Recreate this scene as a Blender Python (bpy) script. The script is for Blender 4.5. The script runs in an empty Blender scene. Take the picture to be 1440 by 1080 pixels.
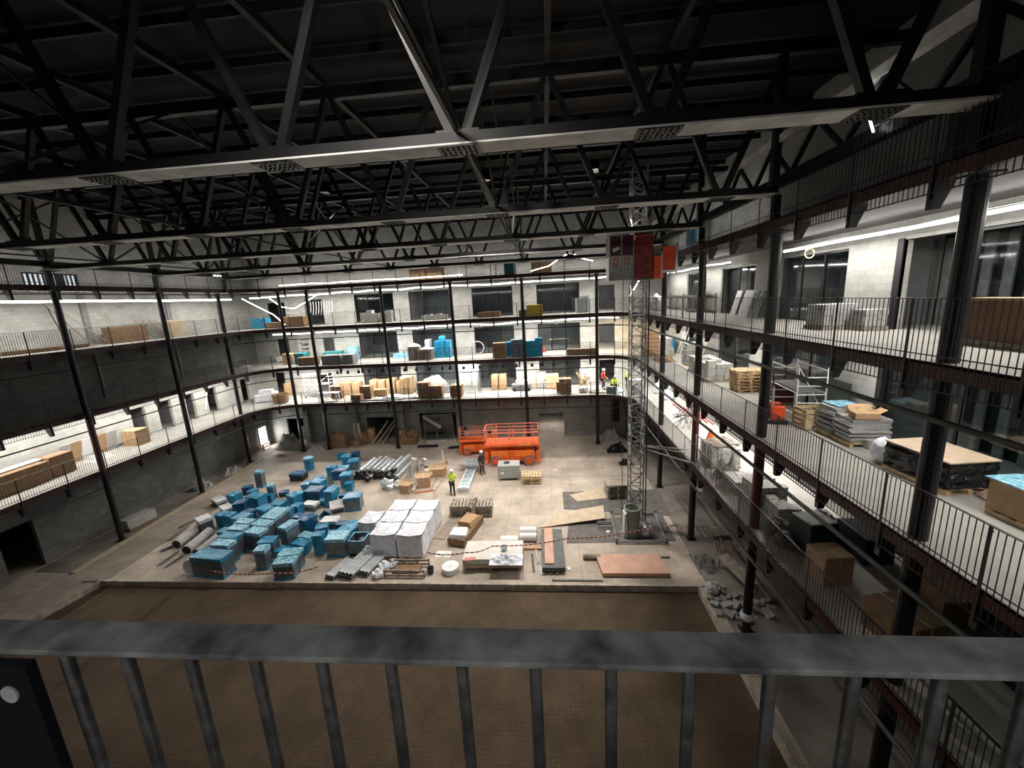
import bpy, bmesh, math, random
from mathutils import Vector, Matrix
random.seed(7)
R = math.radians
SC = bpy.context.scene
COL = SC.collection
# ------------------------------------------------------------------ camera numbers
F_PX, CAM_H = 570.5, 12.19
PITCH, YAW, ROLL = R(11.9), R(5.115), R(3.036)
fw = Vector((-math.sin(YAW)*math.cos(PITCH), math.cos(YAW)*math.cos(PITCH), -math.sin(PITCH)))
r0 = fw.cross(Vector((0, 0, 1))).normalized(); u0 = r0.cross(fw)
rt = r0*math.cos(ROLL) - u0*math.sin(ROLL); up = u0*math.cos(ROLL) + r0*math.sin(ROLL)
Z1, Z2, Z3, Z4 = 4.14, 7.39, 10.73, 14.02
def at(px, py, z=0.0):
    d = (px-720)*rt - (py-540)*up + F_PX*fw
    t = (z-CAM_H)/d.z
    return Vector((d.x*t, d.y*t, z))
# ------------------------------------------------------------------ mesh helper
class MB:
    def __init__(s): s.bm = bmesh.new()
    def box(s, x, y, z, sx, sy, sz, rz=0, rx=0, ry=0, base=False):
        m = Matrix.Translation((x, y, z + (sz/2 if base else 0))) @ Matrix.Rotation(rz, 4, 'Z') @ Matrix.Rotation(ry, 4, 'Y') @ Matrix.Rotation(rx, 4, 'X') @ Matrix.Diagonal((sx, sy, sz, 1))
        bmesh.ops.create_cube(s.bm, size=1, matrix=m); return s
    def bar(s, p, q, w, h=None, upv=None):
        p, q = Vector(p), Vector(q); h = h or w; d = q-p; L = d.length
        if L < 1e-6: return s
        y = d/L; u = Vector(upv) if upv else Vector((0, 0, 1))
        if abs(y.dot(u)) > .99: u = Vector((0, 1, 0))
        x = y.cross(u).normalized(); z = x.cross(y)
        m = Matrix((x, y, z)).transposed().to_4x4(); m.translation = (p+q)/2
        bmesh.ops.create_cube(s.bm, size=1, matrix=m @ Matrix.Diagonal((w, L, h, 1))); return s
    def tube(s, p, q, r, n=8, r2=None, caps=True):
        p, q = Vector(p), Vector(q); d = q-p; L = d.length
        m = d.to_track_quat('Z', 'Y').to_matrix().to_4x4(); m.translation = (p+q)/2
        bmesh.ops.create_cone(s.bm, cap_ends=caps, segments=n, radius1=r, radius2=r if r2 is None else r2, depth=L, matrix=m); return s
    def path(s, pts, r, n=6):
        pts = [Vector(p) for p in pts]; rings = []
        for i, p in enumerate(pts):
            d = (pts[min(i+1, len(pts)-1)] - pts[max(i-1, 0)]).normalized()
            u = Vector((0, 0, 1)) if abs(d.z) < .95 else Vector((1, 0, 0))
            x = d.cross(u).normalized(); y = x.cross(d)
            rings.append([s.bm.verts.new(p + (x*math.cos(2*math.pi*k/n) + y*math.sin(2*math.pi*k/n))*r) for k in range(n)])
        for a, b in zip(rings, rings[1:]):
            for k in range(n): s.bm.faces.new((a[k], a[(k+1) % n], b[(k+1) % n], b[k]))
        s.bm.faces.new(rings[0]); s.bm.faces.new(rings[-1][::-1]); return s
    def prism(s, poly, z0, z1):
        a = [s.bm.verts.new((x, y, z0)) for x, y in poly]; b = [s.bm.verts.new((x, y, z1)) for x, y in poly]
        n = len(poly)
        s.bm.faces.new(a[::-1]); s.bm.faces.new(b)
        for i in range(n): s.bm.faces.new((a[i], a[(i+1) % n], b[(i+1) % n], b[i]))
        return s
    def ball(s, x, y, z, r, sx=1, sy=1, sz=1, sub=2):
        m = Matrix.Translation((x, y, z)) @ Matrix.Diagonal((sx, sy, sz, 1))
        bmesh.ops.create_icosphere(s.bm, subdivisions=sub, radius=r, matrix=m); return s
    def lathe(s, prof, n=16, x=0, y=0):
        rings = [[s.bm.verts.new((x + r*math.cos(2*math.pi*k/n), y + r*math.sin(2*math.pi*k/n), z)) for k in range(n)] for r, z in prof]
        for a, b in zip(rings, rings[1:]):
            for k in range(n): s.bm.faces.new((a[k], a[(k+1) % n], b[(k+1) % n], b[k]))
        s.bm.faces.new(rings[0][::-1]); s.bm.faces.new(rings[-1]); return s
    def grid(s, nx, ny, fn):
        v = [[s.bm.verts.new(fn(i/nx, j/ny)) for j in range(ny+1)] for i in range(nx+1)]
        for i in range(nx):
            for j in range(ny): s.bm.faces.new((v[i][j], v[i+1][j], v[i+1][j+1], v[i][j+1]))
        return s
    def jitter(s, a, seed=1):
        rn = random.Random(seed)
        for v in s.bm.verts: v.co += Vector((rn.uniform(-a, a), rn.uniform(-a, a), rn.uniform(-a, a)))
        return s
    def build(s, name, mat, parent=None, smooth=False, bevel=0, loc=None):
        bmesh.ops.recalc_face_normals(s.bm, faces=s.bm.faces)
        me = bpy.data.meshes.new(name); s.bm.to_mesh(me); s.bm.free()
        if smooth:
            for p in me.polygons: p.use_smooth = True
        me.materials.append(mat)
        o = bpy.data.objects.new(name, me); COL.objects.link(o)
        if parent: o.parent = parent
        if loc: o.location = loc
        if bevel:
            b = o.modifiers.new('bevel', 'BEVEL'); b.width = bevel; b.segments = 2; b.limit_method = 'ANGLE'
        return o
def tag(o, label, cat=None, group=None, kind=None):
    if label: o['label'] = label
    if cat: o['category'] = cat
    if group: o['group'] = group
    if kind: o['kind'] = kind
    return o
def thing(name, label, cat, loc=(0, 0, 0), rz=0, group=None):
    o = bpy.data.objects.new(name, None); COL.objects.link(o); o.empty_display_size = .1
    o.location = loc; o.rotation_euler = (0, 0, rz)
    return tag(o, label, cat, group)
def struct(o): o['kind'] = 'structure'; return o
def dup(root, loc=None, rz=None, label=None, group=None):
    r = root.copy(); COL.objects.link(r)
    if loc is not None: r.location = loc
    if rz is not None: r.rotation_euler = (0, 0, rz)
    if label: r['label'] = label
    if group: r['group'] = group
    for ch in list(root.children):
        c = ch.copy(); COL.objects.link(c); c.parent = r
        for g in ch.children:
            d = g.copy(); COL.objects.link(d); d.parent = c
    return r
ORD = ['first', 'second', 'third', 'fourth', 'fifth', 'sixth', 'seventh', 'eighth', 'ninth', 'tenth', 'eleventh', 'twelfth', 'thirteenth', 'fourteenth', 'fifteenth', 'sixteenth', 'seventeenth', 'eighteenth', 'nineteenth', 'twentieth']
# ------------------------------------------------------------------ materials
def mat(name, col, rough=.7, metal=0, var=.0, scale=6, bump=0, col2=None, emit=None, estr=0, spec=.5, alpha=1):
    m = bpy.data.materials.new(name); m.use_nodes = True; nt = m.node_tree; N, L = nt.nodes, nt.links
    b = N['Principled BSDF']; b.inputs['Roughness'].default_value = rough; b.inputs['Metallic'].default_value = metal
    b.inputs['Specular IOR Level'].default_value = spec
    c = (*col, 1); b.inputs['Base Color'].default_value = c
    if var or col2 or bump:
        tc = N.new('ShaderNodeTexCoord'); nz = N.new('ShaderNodeTexNoise'); nz.inputs['Scale'].default_value = scale; nz.inputs['Detail'].default_value = 6
        L.new(tc.outputs['Object'], nz.inputs['Vector'])
        if var or col2:
            rp = N.new('ShaderNodeValToRGB'); rp.color_ramp.elements[0].position = .35; rp.color_ramp.elements[1].position = .68
            c2 = col2 or tuple(min(1, x*(1+var)) for x in col); c1 = col if col2 else tuple(x*(1-var) for x in col)
            rp.color_ramp.elements[0].color = (*c1, 1); rp.color_ramp.elements[1].color = (*c2, 1)
            L.new(nz.outputs['Fac'], rp.inputs['Fac']); L.new(rp.outputs['Color'], b.inputs['Base Color'])
        if bump:
            bp = N.new('ShaderNodeBump'); bp.inputs['Strength'].default_value = bump; bp.inputs['Distance'].default_value = .03
            L.new(nz.outputs['Fac'], bp.inputs['Height']); L.new(bp.outputs['Normal'], b.inputs['Normal'])
    if emit:
        b.inputs['Emission Color'].default_value = (*emit, 1); b.inputs['Emission Strength'].default_value = estr
    if alpha < 1: b.inputs['Alpha'].default_value = alpha
    return m
def wallmat(name, c1, c2, mortar, axis, bw=.44, bh=.215, mw=.008, dirt=.25):
    m = bpy.data.materials.new(name); m.use_nodes = True; nt = m.node_tree; N, L = nt.nodes, nt.links
    b = N['Principled BSDF']; b.inputs['Roughness'].default_value = .85
    tc = N.new('ShaderNodeTexCoord'); sp = N.new('ShaderNodeSeparateXYZ'); cb = N.new('ShaderNodeCombineXYZ')
    L.new(tc.outputs['Object'], sp.inputs[0]); L.new(sp.outputs['X' if axis == 'x' else 'Y'], cb.inputs['X']); L.new(sp.outputs['Z'], cb.inputs['Y'])
    br = N.new('ShaderNodeTexBrick'); br.inputs['Scale'].default_value = 1; br.inputs['Brick Width'].default_value = bw; br.inputs['Row Height'].default_value = bh
    br.inputs['Mortar Size'].default_value = mw; br.inputs['Color1'].default_value = (*c1, 1); br.inputs['Color2'].default_value = (*c2, 1); br.inputs['Mortar'].default_value = (*mortar, 1)
    L.new(cb.outputs[0], br.inputs['Vector'])
    nz = N.new('ShaderNodeTexNoise'); nz.inputs['Scale'].default_value = .9; nz.inputs['Detail'].default_value = 8; nz.inputs['Roughness'].default_value = .65
    L.new(tc.outputs['Object'], nz.inputs['Vector'])
    mr = N.new('ShaderNodeMapRange'); mr.inputs['From Min'].default_value = .3; mr.inputs['From Max'].default_value = .7; mr.inputs['To Min'].default_value = 1-dirt; mr.inputs['To Max'].default_value = 1.05
    L.new(nz.outputs['Fac'], mr.inputs['Value'])
    mx = N.new('ShaderNodeMix'); mx.data_type = 'RGBA'; mx.blend_type = 'MULTIPLY'; mx.inputs[0].default_value = 1
    L.new(br.outputs['Color'], mx.inputs[6]); L.new(mr.outputs[0], mx.inputs[7]); L.new(mx.outputs[2], b.inputs['Base Color'])
    bp = N.new('ShaderNodeBump'); bp.inputs['Strength'].default_value = .4; bp.inputs['Distance'].default_value = .01; bp.invert = True
    L.new(br.outputs['Fac'], bp.inputs['Height']); L.new(bp.outputs['Normal'], b.inputs['Normal'])
    return m
def floormat(name, c, joint, w=1.2, rough=.75, c2=None, stain=.35, mesh=False, spec=.3):
    m = bpy.data.materials.new(name); m.use_nodes = True; nt = m.node_tree; N, L = nt.nodes, nt.links
    b = N['Principled BSDF']; b.inputs['Roughness'].default_value = rough; b.inputs['Specular IOR Level'].default_value = spec
    tc = N.new('ShaderNodeTexCoord')
    br = N.new('ShaderNodeTexBrick'); br.offset = 0; br.inputs['Scale'].default_value = 1; br.inputs['Brick Width'].default_value = w; br.inputs['Row Height'].default_value = w
    br.inputs['Mortar Size'].default_value = .012 if not mesh else .01
    c2 = c2 or tuple(x*.93 for x in c)
    br.inputs['Color1'].default_value = (*c, 1); br.inputs['Color2'].default_value = (*c2, 1); br.inputs['Mortar'].default_value = (*joint, 1)
    L.new(tc.outputs['Object'], br.inputs['Vector'])
    nz = N.new('ShaderNodeTexNoise'); nz.inputs['Scale'].default_value = .45; nz.inputs['Detail'].default_value = 10; nz.inputs['Roughness'].default_value = .7
    L.new(tc.outputs['Object'], nz.inputs['Vector'])
    mr = N.new('ShaderNodeMapRange'); mr.inputs['From Min'].default_value = .3; mr.inputs['From Max'].default_value = .7; mr.inputs['To Min'].default_value = 1-stain; mr.inputs['To Max'].default_value = 1.12
    L.new(nz.outputs['Fac'], mr.inputs['Value'])
    mx = N.new('ShaderNodeMix'); mx.data_type = 'RGBA'; mx.blend_type = 'MULTIPLY'; mx.inputs[0].default_value = 1
    L.new(br.outputs['Color'], mx.inputs[6]); L.new(mr.outputs[0], mx.inputs[7]); L.new(mx.outputs[2], b.inputs['Base Color'])
    n2 = N.new('ShaderNodeTexNoise'); n2.inputs['Scale'].default_value = 9; n2.inputs['Detail'].default_value = 6
    L.new(tc.outputs['Object'], n2.inputs['Vector'])
    bp = N.new('ShaderNodeBump'); bp.inputs['Strength'].default_value = .35 if not mesh else .7; bp.inputs['Distance'].default_value = .02
    L.new(n2.outputs['Fac'], bp.inputs['Height']); L.new(bp.outputs['Normal'], b.inputs['Normal'])
    return m
M = {}
M['steel'] = mat('painted_steel', (.005, .005, .007), .4, 0, .3, 3, .1)
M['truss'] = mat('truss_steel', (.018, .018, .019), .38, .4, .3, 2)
M['chordlit'] = mat('truss_chord_lit_steel', (.62, .62, .60), .5, .0, .25, 2)  # pale steel puts the light on the chord undersides into the colour
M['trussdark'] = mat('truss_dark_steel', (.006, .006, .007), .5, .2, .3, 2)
M['roof'] = mat('roof_deck', (.006, .006, .007), .8)
M['purlin'] = mat('purlin_steel', (.007, .007, .008), .6, .1)
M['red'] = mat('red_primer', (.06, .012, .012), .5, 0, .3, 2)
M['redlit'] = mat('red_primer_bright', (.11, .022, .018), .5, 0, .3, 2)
M['rail'] = mat('railing_black', (.02, .02, .022), .5, .3)
M['handrail'] = mat('dusty_handrail', (.065, .072, .078), .48, .1, .0, 15, .05, col2=(.33, .345, .35))
M['bal'] = mat('dusty_baluster', (.035, .035, .036), .45, .3, .5, 40, .1)
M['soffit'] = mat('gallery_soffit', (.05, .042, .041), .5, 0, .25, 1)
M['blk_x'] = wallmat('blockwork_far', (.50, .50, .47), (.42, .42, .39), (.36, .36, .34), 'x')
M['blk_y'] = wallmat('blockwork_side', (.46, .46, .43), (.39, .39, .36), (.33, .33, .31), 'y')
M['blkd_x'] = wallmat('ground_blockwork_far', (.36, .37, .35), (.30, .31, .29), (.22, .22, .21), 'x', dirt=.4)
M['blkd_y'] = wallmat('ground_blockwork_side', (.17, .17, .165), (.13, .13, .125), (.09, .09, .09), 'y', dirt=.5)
M['slab'] = floormat('gallery_screed', (.44, .425, .385), (.38, .37, .34), 2.4, .6, stain=.3)
M['floor'] = floormat('hall_floor', (.53, .45, .37), (.34, .28, .23), 1.25, .7, stain=.5)
M['aisle'] = mat('aisle_concrete', (.20, .175, .15), .8, 0, .35, .6, .2)
M['pit'] = floormat('pit_earth', (.115, .078, .047), (.082, .056, .035), .13, .9, stain=.55, mesh=True)
M['room'] = mat('room_plaster', (.24, .245, .25), .9, 0, .2, .7)
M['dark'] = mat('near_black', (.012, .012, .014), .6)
M['grey'] = mat('mid_grey', (.20, .20, .20), .7, 0, .2, 5)
M['lgrey'] = mat('light_grey', (.42, .42, .41), .7, 0, .15, 6)
M['white'] = mat('white_plastic', (.75, .75, .75), .45, 0, .06, 5)
M['wrap'] = mat('white_wrap', (.70, .72, .78), .35, 0, .10, 5, .6)
M['galv'] = mat('galvanised_steel', (.55, .58, .60), .28, .4, .2, 8)
M['bluefilm'] = mat('blue_film', (.012, .17, .33), .26, 0, .0, 6, .5, col2=(.03, .29, .47))
M['bluedark'] = mat('blue_film_deep', (.006, .08, .19), .3, 0, .3, 6, .4)
M['palefilm'] = mat('pale_blue_film', (.07, .32, .47), .26, 0, .0, 9, .8, col2=(.46, .72, .82))
M['ductside'] = mat('filmed_duct_side', (.13, .165, .19), .35, .3, .25, 3, .25)
M['card'] = mat('cardboard', (.42, .27, .15), .8, 0, .12, 4)
M['cardd'] = mat('cardboard_dark', (.22, .13, .07), .8, 0, .2, 4)
M['wood'] = mat('pallet_wood', (.60, .44, .26), .75, 0, .2, 5)
M['woodd'] = mat('weathered_wood', (.33, .28, .23), .85, 0, .3, 5)
M['ply'] = mat('plywood', (.48, .38, .27), .7, 0, .12, 3)
M['plaster'] = mat('pink_plasterboard', (.55, .33, .24), .75, 0, .1, 2)
M['orange'] = mat('lift_orange', (.80, .13, .025), .4, 0, .15, 3)
M['orangered'] = mat('hoist_red', (.85, .09, .02), .45, 0, .2, 3)
M['maroon'] = mat('hoist_maroon', (.22, .02, .022), .5, 0, .4, 5)
M['tyre'] = mat('tyre_brown', (.32, .13, .09), .7, 0, .2, 6)
M['hivis'] = mat('hivis_yellow', (.62, .85, .05), .6, 0, .08, 12)
M['redjacket'] = mat('red_jacket', (.65, .05, .04), .7)
M['navy'] = mat('dark_trousers', (.02, .022, .03), .8)
M['skin'] = mat('skin', (.48, .27, .19), .55)
M['tarp'] = mat('black_film', (.012, .012, .014), .22, 0, .3, 8, .8)
M['mgrey'] = mat('rubber_mat', (.13, .12, .11), .85, 0, .25, 2, .2)
M['rubble'] = mat('rubble', (.34, .33, .31), .9, 0, .4, 12, .3)
M['teal'] = mat('teal_cover', (.02, .20, .22), .5, 0, .2, 4)
M['block'] = mat('concrete_block', (.40, .40, .37), .9, 0, .2, 6)
M['glassbox'] = mat('clear_film', (.5, .55, .6), .15, 0, .1, 9, .9)
M['tapew'] = mat('tape_white', (.8, .78, .74), .6)
M['taper'] = mat('tape_red', (.55, .06, .04), .6)
M['yellow'] = mat('yellow_paint', (.55, .42, .05), .5)
def emis(name, col, s):
    m = bpy.data.materials.new(name); m.use_nodes = True; nt = m.node_tree; nt.nodes.clear()
    o = nt.nodes.new('ShaderNodeOutputMaterial'); e = nt.nodes.new('ShaderNodeEmission'); e.inputs[0].default_value = (*col, 1); e.inputs[1].default_value = s
    nt.links.new(e.outputs[0], o.inputs[0]); return m
M['shade'] = mat('black_shade', (.0006, .0006, .0006), .95, spec=0)
M['led'] = emis('led_diffuser', (1, .97, .93), 12)
M['day'] = emis('daylight', (1, .97, .95), 6)
def glassmat():
    m = bpy.data.materials.new('window_glass'); m.use_nodes = True; nt = m.node_tree; N, L = nt.nodes, nt.links; N.clear()
    o = N.new('ShaderNodeOutputMaterial'); t = N.new('ShaderNodeBsdfTransparent'); g = N.new('ShaderNodeBsdfGlossy'); x = N.new('ShaderNodeMixShader'); lw = N.new('ShaderNodeLayerWeight'); fr = N.new('ShaderNodeMapRange'); pw = N.new('ShaderNodeMath'); pw.operation = 'POWER'; pw.inputs[1].default_value = 4; L.new(lw.outputs['Facing'], pw.inputs[0]); L.new(pw.outputs[0], fr.inputs['Value']); fr.inputs['To Min'].default_value = .07; fr.inputs['To Max'].default_value = .8; lw.inputs[0].default_value = .5
    t.inputs[0].default_value = (.72, .77, .78, 1); g.inputs['Roughness'].default_value = .04
    L.new(fr.outputs[0], x.inputs[0]); L.new(t.outputs[0], x.inputs[1]); L.new(g.outputs[0], x.inputs[2]); L.new(x.outputs[0], o.inputs[0]); return m
M['glass'] = glassmat()
def sheer():
    m = bpy.data.materials.new('clear_sheet'); m.use_nodes = True; nt = m.node_tree; N, L = nt.nodes, nt.links; b = N['Principled BSDF']
    b.inputs['Base Color'].default_value = (.75, .78, .8, 1); b.inputs['Roughness'].default_value = .2; b.inputs['Alpha'].default_value = .45; return m
M['sheer'] = sheer()

def mtv(A, B):
    """smallest push that separates two flat rectangles (x, y, half w, half d, angle)"""
    best = None
    for P in (A, B):
        for k in (0, 1):
            an = P[4]+k*math.pi/2; ax = Vector((math.cos(an), math.sin(an)))
            def pr(Q):
                c = Vector((Q[0], Q[1])).dot(ax); e = Q[2]*abs(math.cos(Q[4]-an)) + Q[3]*abs(math.sin(Q[4]-an)); return c, e
            (ca, ea), (cb, eb) = pr(A), pr(B); o = ea+eb-abs(ca-cb)
            if o <= 0: return None
            if best is None or o < best[0]: best = (o, ax*(1 if ca >= cb else -1))
    return best[1]*best[0]
def spread(items, fixed=(), it=60, gap=.02):
    """items: [object, w, d]; move them until their footprints no longer cross; fixed: rectangles"""
    R_ = [[o.location.x, o.location.y, w/2+gap, d/2+gap, o.rotation_euler.z] for o, w, d in items]
    for _ in range(it):
        hit = False
        for i in range(len(R_)):
            for j in range(i+1, len(R_)):
                m = mtv(R_[i], R_[j])
                if m: hit = True; R_[i][0] += m.x*.52; R_[i][1] += m.y*.52; R_[j][0] -= m.x*.52; R_[j][1] -= m.y*.52
            for f_ in fixed:
                m = mtv(R_[i], f_)
                if m: hit = True; R_[i][0] += m.x; R_[i][1] += m.y
        if not hit: break
    for (o, w, d), r_ in zip(items, R_): o.location.x, o.location.y = r_[0], r_[1]
# ------------------------------------------------------------------ hall path (edge of the galleries)
XR, XL, YF = 6.6, -24.5, 32.6
def hall_path(off=0.0, y0=-2.0, step=None):
    """polyline of the gallery edge, right side first; off pushes it outward into the gallery"""
    pts = []
    rr, rl = 2.5, 3.2
    pts.append(Vector((XR+off, y0)))
    pts.append(Vector((XR+off, YF-rr)))
    for k in range(1, 7):
        a = R(15*k); pts.append(Vector((XR-rr + (rr+off)*math.cos(a), YF-rr + (rr+off)*math.sin(a))))
    pts.append(Vector((XL+rl, YF+off)))
    for k in range(1, 7):
        a = R(90+15*k); pts.append(Vector((XL+rl + (rl+off)*math.cos(a), YF-rl + (rl+off)*math.sin(a))))
    pts.append(Vector((XL-off, y0)))
    return pts
def strip_walk(path, step):
    """points every step metres along a polyline, with outward normal"""
    out, acc, i = [], 0.0, 0
    for a, b in zip(path, path[1:]):
        L = (b-a).length
        while acc <= L:
            t = acc/L; p = a.lerp(b, t); d = (b-a)/L
            out.append((p, Vector((d.y, -d.x))))
            acc += step
        acc -= L
    return out
XWL, XWR, YW = -27.8, 10.1, 36.8
OUT = 5.0
def slab_mesh(mb, z0, z1, inner=0.0):
    pin = hall_path(inner)
    outp = []
    for p in pin:
        pass
    X0, X1, Y1 = XWL-OUT, XWR+OUT, YW+OUT
    n = len(pin)
    outp = [Vector((X1, -2)), Vector((X1, YF-2.5))] + [Vector((X1, Y1)) for _ in range(6)] + [Vector((XL+3.2, Y1))] + [Vector((X0, Y1)) for _ in range(6)] + [Vector((X0, -2))]
    outp[2] = Vector((X1, YF)); outp[7] = Vector((XR-2.5, Y1)); outp[8] = Vector((XL+3.2, Y1)); outp[14] = Vector((X0, YF-3.2))
    for i in range(n-1):
        q = [pin[i], pin[i+1], outp[i+1], outp[i]]
        u = []
        for v in q:
            if not u or (v-u[-1]).length > 1e-5: u.append(v)
        if (u[0]-u[-1]).length < 1e-5: u.pop()
        if len(u) >= 3: mb.prism([(v.x, v.y) for v in u], z0, z1)
    return mb
for nm, z in (('floor_level_one', Z1), ('floor_level_two', Z2), ('floor_level_three', Z3), ('floor_level_four', Z4)):
    struct(slab_mesh(MB(), z-.04, z).build(nm, M['slab']))
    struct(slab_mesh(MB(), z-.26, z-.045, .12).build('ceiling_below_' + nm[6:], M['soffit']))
# edge beams
def loop_beam(name, off, z0, z1, th, m):
    a, b = hall_path(off), hall_path(off+th); mb = MB()
    for i in range(len(a)-1):
        mb.prism([(a[i].x, a[i].y), (a[i+1].x, a[i+1].y), (b[i+1].x, b[i+1].y), (b[i].x, b[i].y)], z0, z1)
    return mb.build(name, m)
for i, z in enumerate((Z1, Z2, Z3, Z4)):
    struct(loop_beam('trim_%d' % (i+1), 0, z-.27, z+.012, .03, M['red']))
    struct(loop_beam('trim_%d' % (i+5), 0.031, z-.27, z-.225, .10, M['red']))
# ------------------------------------------------------------------ ground floor
PX0, PX1, PY1, PZ = -23.0, 5.98, 15.36, -.25
mb = MB(); mb.box(-9, 25.9+.0, -.1, 50, 2*(25.9-PY1), .2)
mb.bm.clear()
mb.prism([(-34, PY1), (16, PY1), (16, 43), (-34, 43)], -.2, 0)
mb.prism([(PX1, -3), (16, -3), (16, PY1), (PX1, PY1)], -.2, 0)
mb.prism([(-34, -3), (-25.6, -3), (-21.6, PY1), (-34, PY1)], -.2, 0)
struct(mb.build('floor', M['floor']))
mb = MB().box(6.0-12.5, 6, PZ-.1, 42, 20, .2)
for k in range(0, 60): pass
struct(mb.build('floor_pit', M['pit']))
mb = MB()
mb.box(-8, PY1+.03, -.11, 29, .1, .30); mb.bar((PX1+.03, -3, -.11), (PX1+.03, PY1, -.11), .1, .30); mb.bar((-25.6, -3, -.11), (-21.6, PY1, -.11), .1, .30)
struct(mb.build('trim_9', mat('pit_edge', (.42, .36, .30), .8, 0, .3, 3)))
mb = MB()
for k in range(220): mb.bar((PX1-.12*k-.05, PY1-.01, -.03), (PX1-.12*k-.05, PY1-.10, -.24), .02, .02)
tag(mb.build('starter_bars', M['woodd']), 'row of short rebar ends along the back edge of the earth pit', 'rebar', kind='stuff')
# aisle on the left and dark aisle right, lying in the floor
mb = MB().prism([(-26, 16), (-24.0, 16), (-24.4, 33), (-26, 33)], .0, .012)
struct(mb.build('floor_aisle', M['aisle']))
struct(MB().prism([(6.4, -3), (10.1, -3), (10.1, 34.4), (6.4, 34.4)], .0, .012).build('floor_aisle_right', M['aisle']))
struct(MB().bar((-23.75, 15.9, .03), (-24.3, 30.5, .03), .28, .05).build('trim_10', M['ply']))
# ------------------------------------------------------------------ walls with openings
WIN = {'n': 0, 'd': 0}
def wall_run(name, axis, c, a0, a1, z0, z1, holes, m, th=.22, glazed=()):
    """wall plane at coordinate c, thickness outward th (sign), holes = [(a,b,zt)]"""
    mb = MB(); cur = a0
    s = 1 if c > -20 or axis == 'y' else -1
    def blk(p, q, lo, hi):
        if q-p < .01 or hi-lo < .01: return
        if axis == 'y': mb.box((p+q)/2, c+th/2, (lo+hi)/2, q-p, th, hi-lo)      # wall runs along x at y=c
        else: mb.box(c + s*th/2, (p+q)/2, (lo+hi)/2, th, q-p, hi-lo)
    for (p, q, zt) in sorted(holes):
        blk(cur, p, z0, z1); blk(p, q, zt, z1); cur = q
    blk(cur, a1, z0, z1)
    return struct(mb.build(name, m))
def window(axis, c, p, q, z0, zt, nm, mull=(), door=None, stripes=False):
    """steel framed glazing filling an opening; door = (a,b) left unglazed"""
    WIN['n'] += 1; s = 1 if c > -20 or axis == 'y' else -1
    root = struct(bpy.data.objects.new('window_%d' % WIN['n'], None)); COL.objects.link(root)
    d = .12*s
    def P(a, z): return (a, c+d, z) if axis == 'y' else (c+d, a, z)
    fb = MB()
    for a in (p+.03, q-.03, *mull): fb.bar(P(a, z0), P(a, zt), .06, .08)
    for z in (z0+.03, zt-.03): fb.bar(P(p, z), P(q, z), .06, .08)
    fb.build('window_frame', M['steel'], root)
    edges = sorted([p+.06, q-.06, *mull])
    for a, b in zip(edges, edges[1:]):
        if door and a >= door[0]-.1 and b <= door[1]+.1: continue
        g = MB()
        if axis == 'y': g.box((a+b)/2, c+d, (z0+zt)/2, b-a-.04, .012, zt-z0-.1)
        else: g.box(c+d, (a+b)/2, (z0+zt)/2, .012, b-a-.04, zt-z0-.1)
        g.build('glass_pane', M['glass'], root)
    return root
bays = [(-17.45, -13.75), (-12.3, -8.45), (-6.5, -2.85), (-.7, 3.05)]
doorf = (4.7, 6.1)
for nm, z, zt, zn in (('one', Z1, 2.38, Z2), ('two', Z2, 2.42, Z3), ('three', Z3, 2.55, Z4), ):
    holes = [(a, b, z+zt) for a, b in bays] + [(doorf[0], doorf[1], z+2.2)]
    if nm == 'two': holes += [(-25.6, -24.4, z+2.2), (-22.6, -21.8, z+2.1), (-21.0, -19.9, z+2.1)]
    if nm == 'three': holes += [(-26.0, -24.2, z+2.2), (-22.3, -20.5, z+2.3)]
    if nm == 'one': holes += [(-22.0, -20.6, z+2.1), (-26.4, -25.4, z+2.2)]
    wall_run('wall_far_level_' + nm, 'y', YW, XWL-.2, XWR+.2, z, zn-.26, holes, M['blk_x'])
    for i, (a, b) in enumerate(bays):
        n = 3; ml = [a + (b-a)*(k+1)/(n+1) for k in range(n)]
        dr = (a, a+(b-a)*.34) if (i + len(nm)) % 3 == 0 else None
        window('y', YW, a, b, z, z+zt, nm, [a+(b-a)*.33, a+(b-a)*.66], dr and (a, a+(b-a)*.33))
struct(MB().box((XWL+XWR)/2, YW+.11, (Z4+19)/2, XWR-XWL+.4, .22, 19-Z4).build('wall_far_top', M['blk_x']))
# right wall
rb = [(-1, 4.2), (5.6, 11.25), (14.9, 19.4), (21.0, 24.8), (27.0, 30.5)]
for nm, z, zn in (('one', Z1, Z2), ('two', Z2, Z3), ('three', Z3, Z4)):
    h = [(a, b, z+2.5) for a, b in rb]
    if nm == 'three': h[1] = (5.6, 11.25, z+2.5); h.append((11.3, 12.75, z+2.5)); h[2] = (14.9, 18.6, z+2.5)
    else: h[1] = (5.6, 12.9, z+2.42)
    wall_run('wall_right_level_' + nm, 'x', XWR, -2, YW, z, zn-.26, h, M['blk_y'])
    for (a, b, zt) in h:
        if (a, b) == (11.3, 12.75): continue
        dr = None; ml = [a+(b-a)*.35, a+(b-a)*.7]
        if (a, b) == (21.0, 24.8): ml = [22.8]; dr = (22.8, 24.8)
        if (a, b) == (5.6, 12.9): ml = [8.2, 10.6]
        window('x', XWR, a, b, z, zt, nm, ml, dr)
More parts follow.
